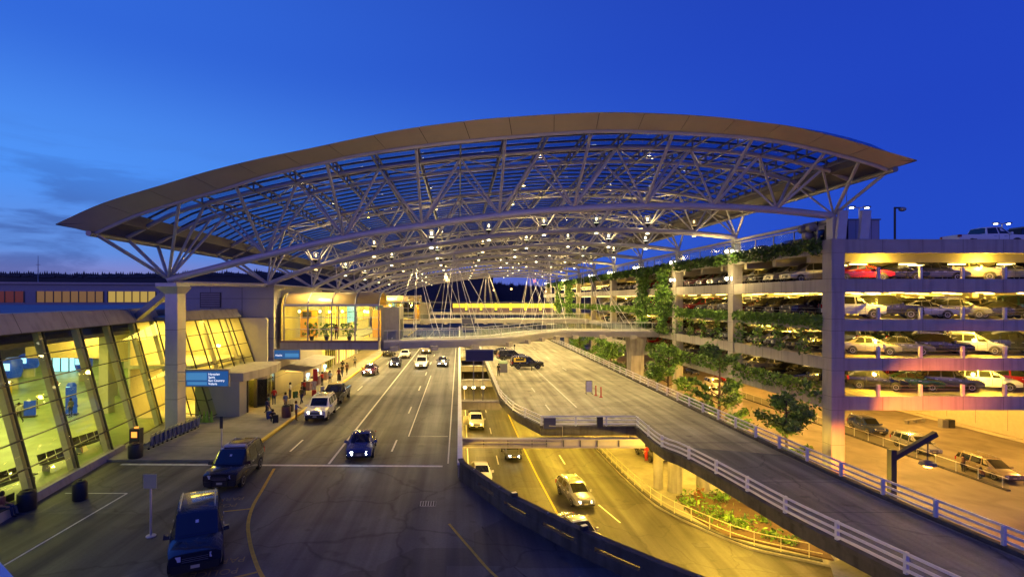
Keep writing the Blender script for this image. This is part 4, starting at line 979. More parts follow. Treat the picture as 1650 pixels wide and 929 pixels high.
# ------------------------------------------------------------------ greenery on the car park
def hedge(y0, y1, zt, zb, label, n, mis=(0, 1, 1, 2), name='hanging_hedge', grp='hanging hedges on the garage', depth=.45, size=.38, skirt=0.):
    m = MB(); pts = []
    for _ in range(n):
        y = rng.uniform(y0, y1); droop = .5 + .5 * math.sin(y * 1.3) * math.sin(y * .53 + 1)
        lo = zb - skirt * droop
        z = zt + rng.uniform(-.05, .22) - (zt - lo) * rng.random() ** 1.3
        pts.append((GX - abs(rng.gauss(0, depth * .6)) + .1, y, z))
    leaves(m, pts, size, mis); o = m.build(name, [leaf1, leaf2, leaf3], raw=True); return tag(o, label, 'hedge', grp)
BY = lambda k: GY + 14.8 * k
bays = ['nearest', 'second', 'third', 'fourth', 'fifth', 'sixth', 'seventh', 'eighth', 'ninth']
for k in range(9):
    n = 1600 if k < 2 else 1000 if k < 5 else 500
    sz = .36 if k < 2 else .5 if k < 5 else .7
    hedge(BY(k) + 1.0, BY(k + 1) + .1, 15.85, 15.05, f'dark hedge trailing over the top parapet of the {bays[k]} garage bay', n, (0, 0, 1), size=sz, skirt=.5)
    hedge(BY(k) + 1.0, BY(k + 1) - .1, 9.5, 8.75, f'bright green hedge trailing over the middle band of the {bays[k]} garage bay', n, (1, 1, 2, 2), size=sz, skirt=.3, depth=.35)
    if k < 3: hedge(BY(k) + 1.2, BY(k + 1) - .2, 3.9, 2.75, f'leafy shrubs along the lowest parapet of the {bays[k]} garage bay', 700, (1, 2, 2, 0), 'parapet_shrubs', 'parapet shrubs on the garage', .5, .42, .3)
def vine(y0, y1, z0, z1, label, n, size=.5):
    m = MB(); pts = []
    for _ in range(n):
        z = rng.uniform(z0, z1); w_ = .6 + .4 * math.sin(z * 1.1 + y0); c = (y0 + y1) / 2
        pts.append((GX - abs(rng.gauss(0, .45)), c + rng.gauss(0, .34) * (y1 - y0) * w_, z))
    leaves(m, pts, size, (0, 1, 1, 2)); o = m.build('climbing_vine', [leaf1, leaf2, leaf3], raw=True); tag(o, label, 'vine', 'climbing vines on the garage')
vine(71.5, 76.5, 6.0, 15.6, 'tall climbing vine on the garage column where the footbridge lands', 2600)
vine(79, 85, 6.5, 15.4, 'broad dark vine hanging down the bay beyond the footbridge landing', 1700, .6)
vine(133, 141, 6.5, 15.6, 'far tall vine on the garage column between the lit bays', 900, .8)
vine(148, 156, 6.5, 15.6, 'farthest vine at the dark end of the garage facade', 700, .9)
for k in range(2):
    for j in range(4): vine(BY(k) + 2.2 + j * 3.3, BY(k) + 3.6 + j * 3.3, 6.3, 8.6, f'trailing vine strand below the middle hedge of the {bays[k]} bay, {ORD[j]} from the right', 90, .4)
# ------------------------------------------------------------------ trees between the ramp and the car park
def tree_parts(h, cr, seed, n=3600):
    r = random.Random(seed); tr = MB(); lf = MB()
    tr.tube((0, 0, 0), (.1, .05, h * .45), .16, 8, .12); tr.tube((.1, .05, h * .45), (0, 0, h * .92), .12, 7, .03)
    pads = []
    for i in range(17):
        z = h * r.uniform(.28, .97); a = i * 2.4 + r.uniform(-.4, .4); L = cr * (1.15 - .75 * max(0, (z / h - .45)) / .55) * r.uniform(.6, 1.1)
        e = Vector((math.cos(a) * L, math.sin(a) * L, z + L * .25)); tr.tube((.06, .03, z - .4), e, .05, 5, .015)
        for t in (.5, .75, 1): pads.append((Vector((.06, .03, z - .4)).lerp(e, t) , r.uniform(.25, .6)))
    for _ in range(n):
        c, s = r.choice(pads); p = c + Vector((r.gauss(0, s * .55), r.gauss(0, s * .55), r.gauss(0, s * .38)))
        d = Vector((r.gauss(0, 1), r.gauss(0, 1), r.gauss(0, .6) + .4)).normalized(); q = .36 * r.uniform(.6, 1.2)
        u_ = d.cross(Vector((r.gauss(0, 1), r.gauss(0, 1), r.gauss(0, 1)))).normalized()
        lf.add((p - u_ * q * .26, p + d * q * .55, p + u_ * q * .26, p - d * q * .5), [(0, 1, 2, 3)], r.choice((0, 1, 2, 2)))
    return tr.mesh('trunk', bark, 40), lf.rawmesh('crown', [leaf1, leaf2, leaf3])
TV = [tree_parts(9.2, 2.3, 3), tree_parts(9.4, 2.5, 8), tree_parts(8.8, 2.3, 15)]
for i, (x, y, v, s, rz, l) in enumerate(((26.6, 41.4, 0, 1.08, .3, 'broad-leaved street tree nearest the garage corner column'), (26.9, 52.5, 1, 1.32, 1.2, 'spreading street tree beside the ramp, second from the corner column'), (27.4, 66.5, 2, 1.3, 2.2, 'tall street tree just left of the first garage bay, beside the ramp'),
        (27.2, 83, 1, 1.1, 4, 'street tree just behind the footbridge pier'), (26.9, 90, 0, 1.12, 2, 'street tree below the footbridge, second behind the pier'), (27.1, 97, 2, 1.15, 5, 'street tree below the footbridge, third behind the pier'), (26.8, 105, 1, 1.1, 1, 'street tree below the footbridge, fourth behind the pier'), (27, 114, 0, 1.1, 3, 'farthest street tree at the far end of the row'))):
    t = thing('street_tree', l, 'tree', (x, y, zl + .14), rz, 'street trees between ramp and garage'); t.scale = (s, s, s)
    for nm, me in zip(('trunk', 'crown'), TV[v]): o = bpy.data.objects.new(nm, me); COL.objects.link(o); o.parent = t
def shrub(x, y, r_, h, label, mats=(leaf1, leaf2, leaf3), n=160, sz=.3):
    m = MB(); leaves(m, [(rng.gauss(0, r_ * .5), rng.gauss(0, r_ * .5), abs(rng.gauss(.3, .4)) * h) for _ in range(n)], sz, (0, 1, 2))
    o = bpy.data.objects.new('bed_shrub', m.rawmesh('bed_shrub', list(mats))); COL.objects.link(o); o.location = (x, y, zl + .26); tag(o, label, 'shrub', 'shrubs in the planting bed')
for a in ((19.3, 42.8, .8, .8, 'leafy shrub at the far left corner of the planting bed'), (20.3, 40.3, 1.5, .9, 'largest dense shrub clump in the left of the planting bed'), (21.2, 38.6, 1.1, .7, 'shrub clump along the front fence of the planting bed'), (22.3, 43.6, .8, .8, 'shrub at the back edge of the planting bed under the ramp'),
          (24.4, 43, .6, .6, 'small shrub near the back right of the planting bed'), (22.6, 36.8, .7, .6, 'low shrub in the bed just inside the curved fence'), (23.6, 39.4, .4, .4, 'tiny lone shrub in the middle of bare soil'), (23.3, 35.9, .4, .4, 'small shrub near the front tip of the planting bed'), (24.6, 36.9, .35, .35, 'tiny shrub under the ramp edge in bare soil')): shrub(*a[:4], a[4], n=int(170 * a[2]))
shrub(20.6, 43.8, .5, .9, 'reddish shrub beside the ramp piers', (mat('leaf_red', (.22, .05, .02), .6), leaf2, mat('leaf_rust', (.2, .09, .02), .6)), 100)
# ------------------------------------------------------------------ railings, barriers, girders, piers
def railing(name, label, cat, P, z, h, rails, step, mt, rw=.07, rh=.11, post=(.12, .16), grp=None, kerb=None, side=0):
    P = [Vector((p[0], p[1], z)) for p in P]; t = thing(name, label, cat, P[len(P) // 2], 0, grp)
    for f_ in rails:
        m = MB(); m.bar(P, rw, rh, h * f_ - rh / 2, side); m.build('rail', mt, t)
    for p, d in along(P, step, .3):
        m = MB(); n_ = Vector((d.y, -d.x, 0)); m.obox(p + n_ * (side - .07) + Vector((0, 0, h * .5)), (post[0], post[1], h), math.atan2(d.y, d.x) ); m.build('post', mt, t)
    if kerb:
        m = MB(); m.bar(P, kerb[0], kerb[1] , 0, kerb[2]); m.build('kerb', darkconc, t)
    return t
railp = mat('rail_paint', (.62, .62, .68), .45, .1, var=.08, scale=3)
PL = RLEFT; PR = RRIGHT
railing('ramp_railing', 'white three-bar railing along the left edge of the ramp, sweeping to the foreground', 'railing', PL, .012, 1.05, (.36, .66, .97), 2.9, railp, grp='white railings of the ramp deck', kerb=(.34, .2, -.02))
railing('ramp_railing', 'long straight white railing along the right edge of the ramp beside the trees', 'railing', list(reversed(PR)), .012, 1.05, (.36, .66, .97), 2.9, railp, grp='white railings of the ramp deck', kerb=(.34, .2, -.02))
railing('deck_railing', 'short level white railing across the deck front above the steel girder', 'railing', [(7.0, 43.2), (11, 43.2), (15, 43.2)], .012, 1.05, (.36, .66, .97), 2.6, railp, grp='white railings of the ramp deck', kerb=(.34, .2, 0))
railing('deck_railing', 'curved white railing along the left edge of the deck above the sunken road', 'railing', [p for p in LEFT if p.y < 120], .012, 1.05, (.36, .66, .97), 3.1, railp, grp='white railings of the ramp deck', kerb=(.3, .2, 0))
# dark edge beam hanging below the ramp and deck edges
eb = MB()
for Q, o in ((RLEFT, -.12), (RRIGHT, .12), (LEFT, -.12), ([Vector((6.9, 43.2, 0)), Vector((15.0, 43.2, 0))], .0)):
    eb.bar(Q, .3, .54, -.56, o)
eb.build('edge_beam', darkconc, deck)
# parapet along the right edge of the upper road
pp = thing('road_parapet', 'thin white-capped parapet along the right edge of the upper road', 'parapet', (0, 80, 0))
P = [Vector((0.05, 31.4, 0)), Vector((.05, 188, 0))]
m = MB(); m.bar(P, .22, .75, 0); m.build('wall', concm, pp)
m = MB(); m.bar(P, .34, .12, .753); m.build('coping', white, pp)
# dark curved barrier with slots
bc = thing('curved_barrier', 'dark curved concrete barrier with long slots, sweeping to the lower right foreground', 'barrier', (4, 24, 0))
BP = [p for p in EDGE if p.y < 31.6]
BP = [Vector((p.x + .1, p.y + .05, 0)) for p in BP]
def sub(P, a, b):
    out = []; acc = 0
    for p, q in zip(P, P[1:]):
        L = (q - p).length
        for s in range(6):
            d = acc + L * s / 6
            if a <= d <= b: out.append(p.lerp(q, s / 6))
        acc += L
    return out
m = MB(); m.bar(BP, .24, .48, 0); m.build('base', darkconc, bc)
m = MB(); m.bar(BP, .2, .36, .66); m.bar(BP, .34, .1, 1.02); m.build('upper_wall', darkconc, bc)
for a, b in ((.0, 3.0), (4.7, 6.0), (7.6, 8.9), (10.6, 11.9), (13.7, 26.0)):
    q = sub(BP, a, b)
    if len(q) > 1: m = MB(); m.bar(q, .22, .178, .481); m.build('pier_block', darkconc, bc)
for a in (2.2, 5.2, 9, 12.6, 16):
    q = sub(BP, a, a + .25)
    if len(q) > 1: m = MB(); m.obox(q[0] + Vector((0, 0, 1.08)), (.08, .08, .16)); m.build('stub', steelg, bc)
# cross girders over the sunken road
gd = thing('steel_girder', 'mauve steel girder spanning the lower road below the deck front', 'girder', (8, 42.5, -1.5))
m = MB(); m.box(.1, 15.4, 42.2, 42.35, -1.25, -.65, 0); m.box(.1, 15.4, 42.0, 42.55, -.66, -.575); m.box(.1, 15.4, 42.0, 42.55, -1.32, -1.24); m.build('web', mat('girder_paint', (.33, .3, .34), .5, .1, var=.1), gd)
m = MB(); [m.box(x, x + .05, 42.08, 42.2, -1.24, -.66) for x in (2, 4, 6, 7.2, 8.6, 10, 11.4, 13.2)]; m.build('stiffeners', darksteel, gd)
m = MB(); m.tube((.2, 41.9, -.8), (8.3, 41.9, -.8), .05, 6); m.tube((.2, 41.9, -1.08), (7.2, 41.9, -1.08), .05, 6); m.path([(8.3, 41.9, -.8), (8.5, 41.9, -.75), (8.5, 41.9, .5), (7.4, 41.9, .55)], .05, 6); m.build('conduits', concm, gd)
m = MB(); m.box(7.1, 8.1, 42.7, 42.95, .1, 1.0); tag(m.build('electric_box', signdeep), 'dark electric box at the left end of the deck front railing', 'box', 'boxes on the deck railing')
m = MB(); m.box(11.6, 12.1, 42.8, 42.98, .2, 1.05); tag(m.build('electric_box', darksteel), 'small dark box in the middle of the deck front railing', 'box', 'boxes on the deck railing')
for i, y in enumerate((56.8, 71.6, 86.4, 101.2, 116)):
    t = thing('cross_beam', f'pale concrete beam crossing the sunken road, {ORD[i]} behind the steel girder', 'beam', (2.3, y, -.8), 0, 'beams over the sunken road')
    m = MB(); m.box(-2.2, 2.4, -.45, .45, -.5, .35); local(m, 'web', concm, t); m = MB(); m.box(-2.2, 2.4, -.6, .6, .353, .45); local(m, 'flange', concm, t)
railing('void_railing', 'white railing across the sunken road behind the dark sign', 'railing', [(.3, 96), (2.4, 96), (4.4, 96)], 0, 1.1, (.3, .6, .97), 2, railp, grp='white railings of the ramp deck')
vd = MB(); vd.box(.2, 4.4, 96.2, 188, -.6, -.01); vd.build('void_slab', deckm, deck)
# wall of the sunken road below the upper road
sw = MB(); sw.box(-.5, -.2, 43, 188, zl, -1.3)
tag(sw.build('sunken_wall', mat('sunken_cream', (.5, .46, .3), .7, var=.1)), 'cream wall of the sunken road below the upper road edge', 'wall')
# piers
def pier(x, y, r_, zt, label):
    m = MB(); m.lathe([(r_, zl), (r_, zt)], 18, (x, y, 0)); tag(m.build('ramp_pier', concm, smooth=40), label, 'pier', 'round piers under the ramp')
pier(18.3, 46.8, .42, -.5, 'slim round concrete pier under the ramp, left of a pair'); pier(19.5, 46.0, .62, -.5, 'thick round concrete pier under the ramp, right of a pair')
pier(22.2, 46.4, .55, -.5, 'round concrete pier behind the pair under the ramp'); pier(20.6, 60, .6, -.5, 'round concrete pier deep under the deck'); pier(13, 72, .6, -.5, 'round pier under the middle of the deck')
ph = thing('pier_crosshead', 'pier crosshead jutting out from under the ramp in the right foreground', 'pier', (18, 23.3, zl))
m = MB(); m.hexa([(16.6, 22.0, -1.9), (26, 22.0, -2.3), (26, 23.7, -2.3), (17.6, 23.7, -1.9), (16.2, 21.9, -1.25), (26, 21.9, -.56), (26, 23.8, -.56), (17.3, 23.8, -1.25)]); m.build('crosshead', concm, ph)
m = MB(); m.lathe([(.8, zl), (.8, -2.2)], 18, (20.8, 22.9, 0)); m.build('shaft', concm, ph)
# yellow lit fence along the lower road and planting bed
FP = spline([(15.95, 62), (15.95, 59.3), (16.1, 50), (16.7, 43), (18.2, 39.2), (20.4, 35.8), (24.0, 33.6)], 5)
railing('kerb_fence', 'yellowish metal fence curving along the lower road and planting bed', 'fence', FP, zl + .14, 1.1, (.5, .97), 1.6, mat('fence_cream', (.5, .45, .3), .5), .04, .05, (.05, .05), kerb=(.25, .1, -.1))
railing('roadway_fence', 'straight metal fence along the pick-up roadway at right', 'fence', [(50, 100), (50, 70), (50, 46.3)], zl + .01, 1.15, (.97,), 2.2, mat('fence_tan', (.7, .66, .6), .5), .05, .05, (.06, .06), kerb=(.35, .14, 0))
m = MB(); m.quad((50, 46.3, zl + .25), (50, 100, zl + .25), (50, 100, zl + 1.05), (50, 46.3, zl + 1.05)); tag(m.build('fence_mesh', glass_rail), 'pale translucent panels filling the straight roadway fence', 'fence panel')
# lights of the sunken road: fittings on the deck edges
def wall_lamp(x, y, z, label, wtt, col=YEL):
    t = thing('bulkhead_lamp', label, 'lamp', (x, y, z), 0, 'lamps of the sunken road')
    m = MB(); m.box(-.35, .35, -.15, .15, 0, .12); local(m, 'housing', steelg, t); m = MB(); m.box(-.3, .3, -.12, .12, -.09, -.003); local(m, 'diffuser', tubeY, t)
    if wtt: point((x, y, z - .25), wtt, col, .2)
for i, (x, y) in enumerate(((-1.2, 27), (-1.2, 37), (-1.2, 47), (-.15, 58), (-.15, 73), (-.15, 90))): wall_lamp(x, y, -1.5, f'lamp under the upper road edge, {ORD[i]} from the foreground', 3500)
for i, (x, y) in enumerate(((18.3, 28), (17.6, 37), (12, 47), (12, 60), (12, 78), (12, 98))): wall_lamp(x, y, -.75, f'lamp under the ramp deck, {ORD[i]} from the foreground', 4300)
for i, (x, y) in enumerate(((21.5, 38), (21.5, 50), (20, 66), (20, 86))): wall_lamp(x, y, -.75, f'lamp under the right side of the ramp, {ORD[i]} from the foreground', 3500)
for i, (x) in enumerate((.8, 2.0, 3.3)): 
    m = MB(); m.lathe([(.03, 0), (.24, .1), (.24, .3), (.03, .4)], 10, (x, 70.6, -1.5)); tag(m.build('globe_lamp', lampY), f'glowing globe lamp on the beam over the sunken road, {ORD[i]} from the left', 'lamp', 'globe lamps over the sunken road')
# orange lamp post right of the ramp
lp_ = thing('angled_lamp_post', 'dark lamp post with a slanting arm and hanging lamp right of the ramp', 'lamp post', (28.9, 34, zl))
m = MB(); m.box(-.18, .18, -.18, .18, 0, 7.45); local(m, 'pole', darksteel, lp_); m = MB(); m.hexa([(.2, -.14, 6.75), (3.0, -.14, 8.35), (3.0, .14, 8.35), (.2, .14, 6.75), (.2, -.14, 7.1), (2.85, -.14, 8.65), (2.85, .14, 8.65), (.2, .14, 7.1)]); local(m, 'arm', darksteel, lp_)
m = MB(); m.tube((2.4, 0, 8.2), (2.4, 0, 6.75), .04, 6); local(m, 'drop_rod', darksteel, lp_); m = MB(); m.lathe([(.1, 6.75), (.45, 6.6), (.5, 6.42), (.3, 6.42)], 12, (2.4, 0, 0)); local(m, 'shade', signdeep, lp_); m = MB(); m.lathe([(.02, 6.4), (.28, 6.38), (.2, 6.25), (.02, 6.22)], 10, (2.4, 0, 0)); local(m, 'bulb', emis('lamp_orange', (1, .35, .05), 20), lp_)
sp_ = bpy.data.lights.new('orange_light', 'SPOT'); sp_.energy = 26000; sp_.color = ORANGE; sp_.spot_size = R(52); sp_.spot_blend = 1; sp_.shadow_soft_size = .2
so_ = bpy.data.objects.new('orange_light', sp_); COL.objects.link(so_); so_.location = (31.6, 34, -.5); so_.rotation_euler = Vector((5.6, 7, 2.9)).to_track_quat('-Z', 'Y').to_euler()
spot((31.6, 34, -.5), 15000, ORANGE, 50, .2, (-1, 7, -1.2), 1, 'orange_light'); spot((31.6, 33.8, -.6), 9000, ORANGE, 125, .2, (1.0, -.3, -1), 1, 'orange_light')


point((31.3, 34, -.35), 420, ORANGE, .2, 'orange_light')
for i, (x, y) in enumerate(((2.75, 25.5), (5.35, 21.8))):  # added lamps with no known source, put here to warm the canopy fascia
    t = thing('fill_uplight', f'small added fill lamp on the curved barrier, {["farther", "nearer"][i]} one', 'lamp', (x, y, 1.12), R(25), 'added fill lamps on the curved barrier')
    m = MB(); m.box(-.16, .16, -.1, .1, 0, .18); local(m, 'housing', darksteel, t); m = MB(); m.box(-.13, .13, -.07, .07, .183, .2); local(m, 'lens', mat('lens_dim', (.3, .25, .15), .3, emit=(1, .7, .3), estr=.6), t)
    spot((x, y, 1.45), 1700, (1, .66, .22), 100, .1, (-.1 + i * .15, .62, 1), 1, 'fascia_fill_light')
# gully stains and base plates on the ramp deck, expansion joints in the lower road
for y in (30.5, 26.2, 48, 44.5): mark('ramp_joint', darkconc, [(interp(sorted((p.y, p.x) for p in RLEFT), y) + .4 if y < 43 else 9, y), (22.9, y)], .05, deck, .017)
# ------------------------------------------------------------------ vehicles
def paint(name, c, metal=.25, rough=.25): return mat('paint_' + name, c, rough, metal, coat=1)
PAINT = dict(black=paint('black', (.012, .012, .014)), navy=paint('navy', (.012, .016, .032)), blue=paint('blue', (.025, .05, .18)), white=paint('white', (.7, .69, .66), 0), silver=paint('silver', (.42, .42, .42), .5),
             grey=paint('grey', (.13, .13, .135), .4), red=paint('red', (.35, .012, .012)), tan=paint('tan', (.42, .34, .22), .4), champagne=paint('champagne', (.45, .40, .3), .4), green=paint('green', (.02, .06, .035)), maroon=paint('maroon', (.12, .015, .02)))
# station: y, z_low, z_belt, y_top, z_top, w_low, w_belt, w_top
TYPES = {
 'suv': dict(L=5.1, wheel=.39, wy=(-1.55, 1.55), st=[
   (-2.52, .5, 1.12, -2.36, 1.80, .92, .96, .74), (-2.05, .42, 1.14, -2.0, 1.88, .98, 1.0, .77), (-.95, .38, 1.13, -.95, 1.91, .99, 1.0, .79), (.2, .38, 1.12, .15, 1.89, .99, 1.0, .79),
   (1.02, .38, 1.12, .42, 1.85, .99, 1.0, .77), (1.16, .38, 1.12, 1.2, 1.17, .99, .99, .80), (2.1, .42, 1.06, 2.1, 1.13, .97, .98, .76), (2.48, .45, .96, 2.44, 1.04, .9, .92, .72)], win=[(0, 1), (1, 2), (2, 3), (3, 4)], ws=(4, 5), rack=True),
 'crossover': dict(L=4.6, wheel=.35, wy=(-1.35, 1.38), st=[
   (-2.28, .5, 1.02, -2.02, 1.50, .86, .90, .66), (-1.8, .4, 1.04, -1.6, 1.62, .91, .93, .70), (-.8, .34, 1.02, -.75, 1.67, .92, .93, .72), (.2, .34, 1.0, .1, 1.65, .92, .93, .71),
   (1.0, .34, .99, .35, 1.60, .92, .92, .69), (1.22, .34, .98, 1.26, 1.03, .91, .91, .74), (1.95, .38, .9, 1.95, .96, .88, .89, .68), (2.3, .42, .74, 2.25, .82, .8, .82, .62)], win=[(0, 1), (1, 2), (2, 3), (3, 4)], ws=(4, 5), rack=True),
 'sedan': dict(L=4.7, wheel=.33, wy=(-1.35, 1.42), st=[
   (-2.34, .45, .86, -2.3, .94, .82, .86, .66), (-1.75, .36, .93, -1.7, 1.01, .88, .9, .70), (-1.35, .34, .95, -.75, 1.38, .9, .91, .62), (-.4, .32, .94, -.4, 1.45, .9, .91, .64), (.3, .32, .93, .15, 1.44, .9, .91, .64),
   (1.0, .32, .91, .35, 1.40, .9, .9, .62), (1.2, .32, .9, 1.25, .95, .89, .9, .72), (2.0, .35, .8, 2.0, .87, .86, .87, .66), (2.35, .4, .66, 2.3, .74, .78, .8, .6)], win=[(2, 3), (3, 4), (4, 5)], ws=(5, 6), rw=(1, 2), rack=False),
 'minivan': dict(L=5.1, wheel=.35, wy=(-1.5, 1.55), st=[
   (-2.5, .45, 1.08, -2.35, 1.64, .92, .95, .72), (-2.0, .36, 1.08, -1.95, 1.74, .96, .98, .76), (-.9, .32, 1.06, -.9, 1.78, .97, .98, .78), (.3, .32, 1.03, .2, 1.76, .97, .98, .77),
   (1.25, .32, .99, .5, 1.70, .96, .97, .74), (1.5, .34, .98, 1.52, 1.03, .95, .96, .78), (2.1, .38, .88, 2.1, .95, .93, .94, .72), (2.52, .42, .72, 2.46, .80, .86, .88, .66)], win=[(0, 1), (1, 2), (2, 3), (3, 4)], ws=(4, 5), rack=True),
 'pickup': dict(L=5.7, wheel=.40, wy=(-1.75, 1.75), st=[
   (-2.82, .6, 1.12, -2.80, 1.16, .95, .98, .94), (-1.7, .5, 1.13, -1.7, 1.17, .99, 1.0, .95), (-.72, .45, 1.13, -.70, 1.17, .99, 1.0, .95), (-.66, .45, 1.14, -.5, 1.80, .99, 1.0, .74), (.3, .42, 1.14, .25, 1.86, .99, 1.0, .78),
   (1.25, .42, 1.14, .68, 1.82, .99, 1.0, .76), (1.42, .42, 1.14, 1.45, 1.19, .99, .99, .82), (2.4, .46, 1.08, 2.4, 1.16, .98, .98, .78), (2.82, .5, .98, 2.78, 1.08, .93, .95, .74)], win=[(3, 4), (4, 5)], ws=(5, 6), rw=(2, 3), rack=False),
}
def ring(s):
    y, zl_, zb, yt, zt, wl, wb, wt = s; zm = zl_ + (zb - zl_) * .55; c = .03 if zt - zb > .3 else .02
    h = [(-wl, y, zl_), (-wb * 1.015, y, zm), (-wb, y, zb), (-wt, yt, zt)]
    h2 = [(x * -1, a, b) for x, a, b in reversed(h)]
    return h + [(-wt * .5, yt, zt + c), (wt * .5, yt, zt + c)] + h2
def lerp3(a, b, t): return tuple(a[i] + (b[i] - a[i]) * t for i in range(3))
def pane(mb, a, b, c, d, iu=(.06, .06), iv=(.1, .1), off=.012):
    """glass quad inset in the quad a-b (bottom) d-c (top)"""
    P = lambda u, v: Vector(lerp3(lerp3(a, b, u), lerp3(d, c, u), v))
    q = [P(iu[0], iv[0]), P(1 - iu[1], iv[0]), P(1 - iu[1], 1 - iv[1]), P(iu[0], 1 - iv[1])]
    n = (q[1] - q[0]).cross(q[3] - q[0]).normalized()
    ctr = sum(q, Vector()) / 4
    if n.dot(ctr - Vector((0, ctr.y * .6, .9))) < 0: n = -n
    mb.add([p + n * off for p in q], [(0, 1, 2, 3)])
def pane3(mb, lo, hi, iu, iv, off=.016):
    lo, hi = [Vector(p) for p in lo], [Vector(p) for p in hi]
    lo = [lo[0].lerp(lo[1], iu * 2.4)] + lo[1:-1] + [lo[-1].lerp(lo[-2], iu * 2.4)]; hi = [hi[0].lerp(hi[1], iu * 2.4)] + hi[1:-1] + [hi[-1].lerp(hi[-2], iu * 2.4)]
    k = len(lo); nrm = (lo[-1] - lo[0]).cross(hi[0] - lo[0]).normalized()
    if nrm.z < 0: nrm = -nrm
    a = [p.lerp(q, iv) + nrm * off for p, q in zip(lo, hi)]; b = [p.lerp(q, 1 - iv) + nrm * off for p, q in zip(lo, hi)]
    mb.add(a + b, [(i, i + 1, k + i + 1, k + i) for i in range(k - 1)])
def car_parts(kind):
    T = TYPES[kind]; st = T['st']; out = []
    rings = [ring(s) for s in st]; n = len(rings[0])
    b = MB(); b.add([p for r_ in rings for p in r_], [(i * n + j, (i + 1) * n + j, (i + 1) * n + (j + 1) % n, i * n + (j + 1) % n) for i in range(len(st) - 1) for j in range(n)] + [tuple(range(n)), tuple(range(n * len(st) - 1, n * (len(st) - 1) - 1, -1))])
    out.append(('body', b, 'paint', 32))
    for s in (0, -1):
        for (i, j) in T['win']:
            A, B_ = rings[i], rings[j]; w_ = MB(); k = (2, 3) if s == 0 else (n - 3, n - 4)
            pane(w_, A[k[0]], B_[k[0]], B_[k[1]], A[k[1]], (.07, .05), (.10, .13)); out.append(('side_window', w_, 'glass', None))
    i, j = T['ws']; w_ = MB(); A, B_ = rings[i], rings[j]
    pane3(w_, [B_[q] for q in range(3, n - 3)], [A[q] for q in range(3, n - 3)], .06, .07); out.append(('windscreen', w_, 'glass', None))
    if 'rw' in T: i, j = T['rw']; A, B_ = rings[j], rings[i]; w_ = MB(); pane3(w_, [B_[q] for q in range(3, n - 3)], [A[q] for q in range(3, n - 3)], .08, .1); out.append(('rear_window', w_, 'glass', None))
    else: A = rings[0]; w_ = MB(); pane(w_, A[2], A[n - 3], A[n - 4], A[3], (.08, .08), (.08, .14), .015); out.append(('rear_window', w_, 'glass', None))
    f, r_ = st[-1], st[0]; yf, zf, wf = f[0], f[2], f[6]
    for s in (-1, 1):
        m = MB(); m.hexa([(s * wf * .58, yf - .04, zf - .20), (s * (wf + .02), yf - .22, zf - .20), (s * (wf + .02), yf - .28, zf - .01), (s * wf * .58, yf - .04, zf - .01)][:0] or
                         [(s * wf * .55, yf - .3, zf - .17), (s * wf * .55, yf + .015, zf - .17), (s * (wf + .012), yf - .05, zf - .17), (s * (wf + .03), yf - .3, zf - .17),
                          (s * wf * .55, yf - .3, zf + .02), (s * wf * .55, yf + .005, zf + .02), (s * (wf + .0), yf - .07, zf + .02), (s * (wf + .025), yf - .3, zf + .02)]); out.append(('headlight', m, 'head', None))
        zb, wb, yr = r_[2], r_[6], r_[0]; m = MB(); h_ = .36 if kind in ('suv', 'minivan', 'crossover') else .2
        m.box(min(s * wb * .78, s * (wb + .02)), max(s * wb * .78, s * (wb + .02)), yr - .02, yr + .14, zb - h_ * .8, zb + h_ * .15); out.append(('taillight', m, 'tail', None))
        m = MB(); ym = st[T['ws'][0]][0] - .08; zm = st[T['ws'][0]][2] + .1; wm = st[T['ws'][0]][6]
        m.hexa([(s * wm, ym - .1, zm - .08), (s * (wm + .24), ym - .08, zm - .08), (s * (wm + .24), ym + .07, zm - .08), (s * wm, ym + .12, zm - .08), (s * wm, ym - .1, zm + .06), (s * (wm + .22), ym - .08, zm + .1), (s * (wm + .22), ym + .05, zm + .1), (s * wm, ym + .1, zm + .06)]); out.append(('wing_mirror', m, 'paint', None))
    m = MB(); m.box(-wf * .5, wf * .5, yf - .1, yf + .02, zf - .24, zf - .03); [m.box(-wf * .5, wf * .5, yf, yf + .035, zf - .22 + .07 * q, zf - .20 + .07 * q, 1) for q in range(3)]; out.append(('grille', m, 'grille', None))
    m = MB(); m.box(-wf * .92, wf * .92, yf - .2, yf + .06, f[1] - .08, zf - .30); out.append(('front_bumper', m, 'dark', None))
    m = MB(); m.box(-.16, .16, yf + .06, yf + .075, f[1] + .04, f[1] + .16); out.append(('number_plate', m, 'plate', None))
    m = MB(); m.box(-r_[6] * .9, r_[6] * .9, r_[0] - .07, r_[0] + .2, r_[1] - .08, r_[1] + .16); out.append(('rear_bumper', m, 'dark', None))
    R_ = T['wheel']
    for y in T['wy']:
        wl = 1.0 if kind in ('suv', 'pickup') else .93 if kind in ('crossover', 'sedan') else .98
        for s in (-1, 1):
            x1 = s * (wl + .02); x0 = s * (wl - .2); m = MB()
            m.lathe([(R_ * .6, x0), (R_, x0 * .985), (R_ * 1.0, x1 * .985), (R_ * .9, x1), (R_ * .62, x1)], 20, (0, y, R_), 'x'); out.append(('tyre', m, 'rubber', 40))
            q = MB(); q.lathe([(R_ * .63, x1 * .985), (R_ * .6, x1 * 1.004), (R_ * .18, x1 * .99), (.02, x1 * 1.004)], 14, (0, y, R_), 'x'); out.append(('rim', q, 'rim', 30))
            a = MB(); vs = []
            for i in range(13):
                t = math.pi * i / 12
                for rr in (R_ * .98, R_ * 1.17): vs.append((s * (wl + .012), y + math.cos(t) * rr, R_ + math.sin(t) * rr))
            a.add(vs, [(i * 2, i * 2 + 1, i * 2 + 3, i * 2 + 2) for i in range(12)]); out.append(('wheel_arch', a, 'dark', None))
    seam_ = MB(); hd_ = []
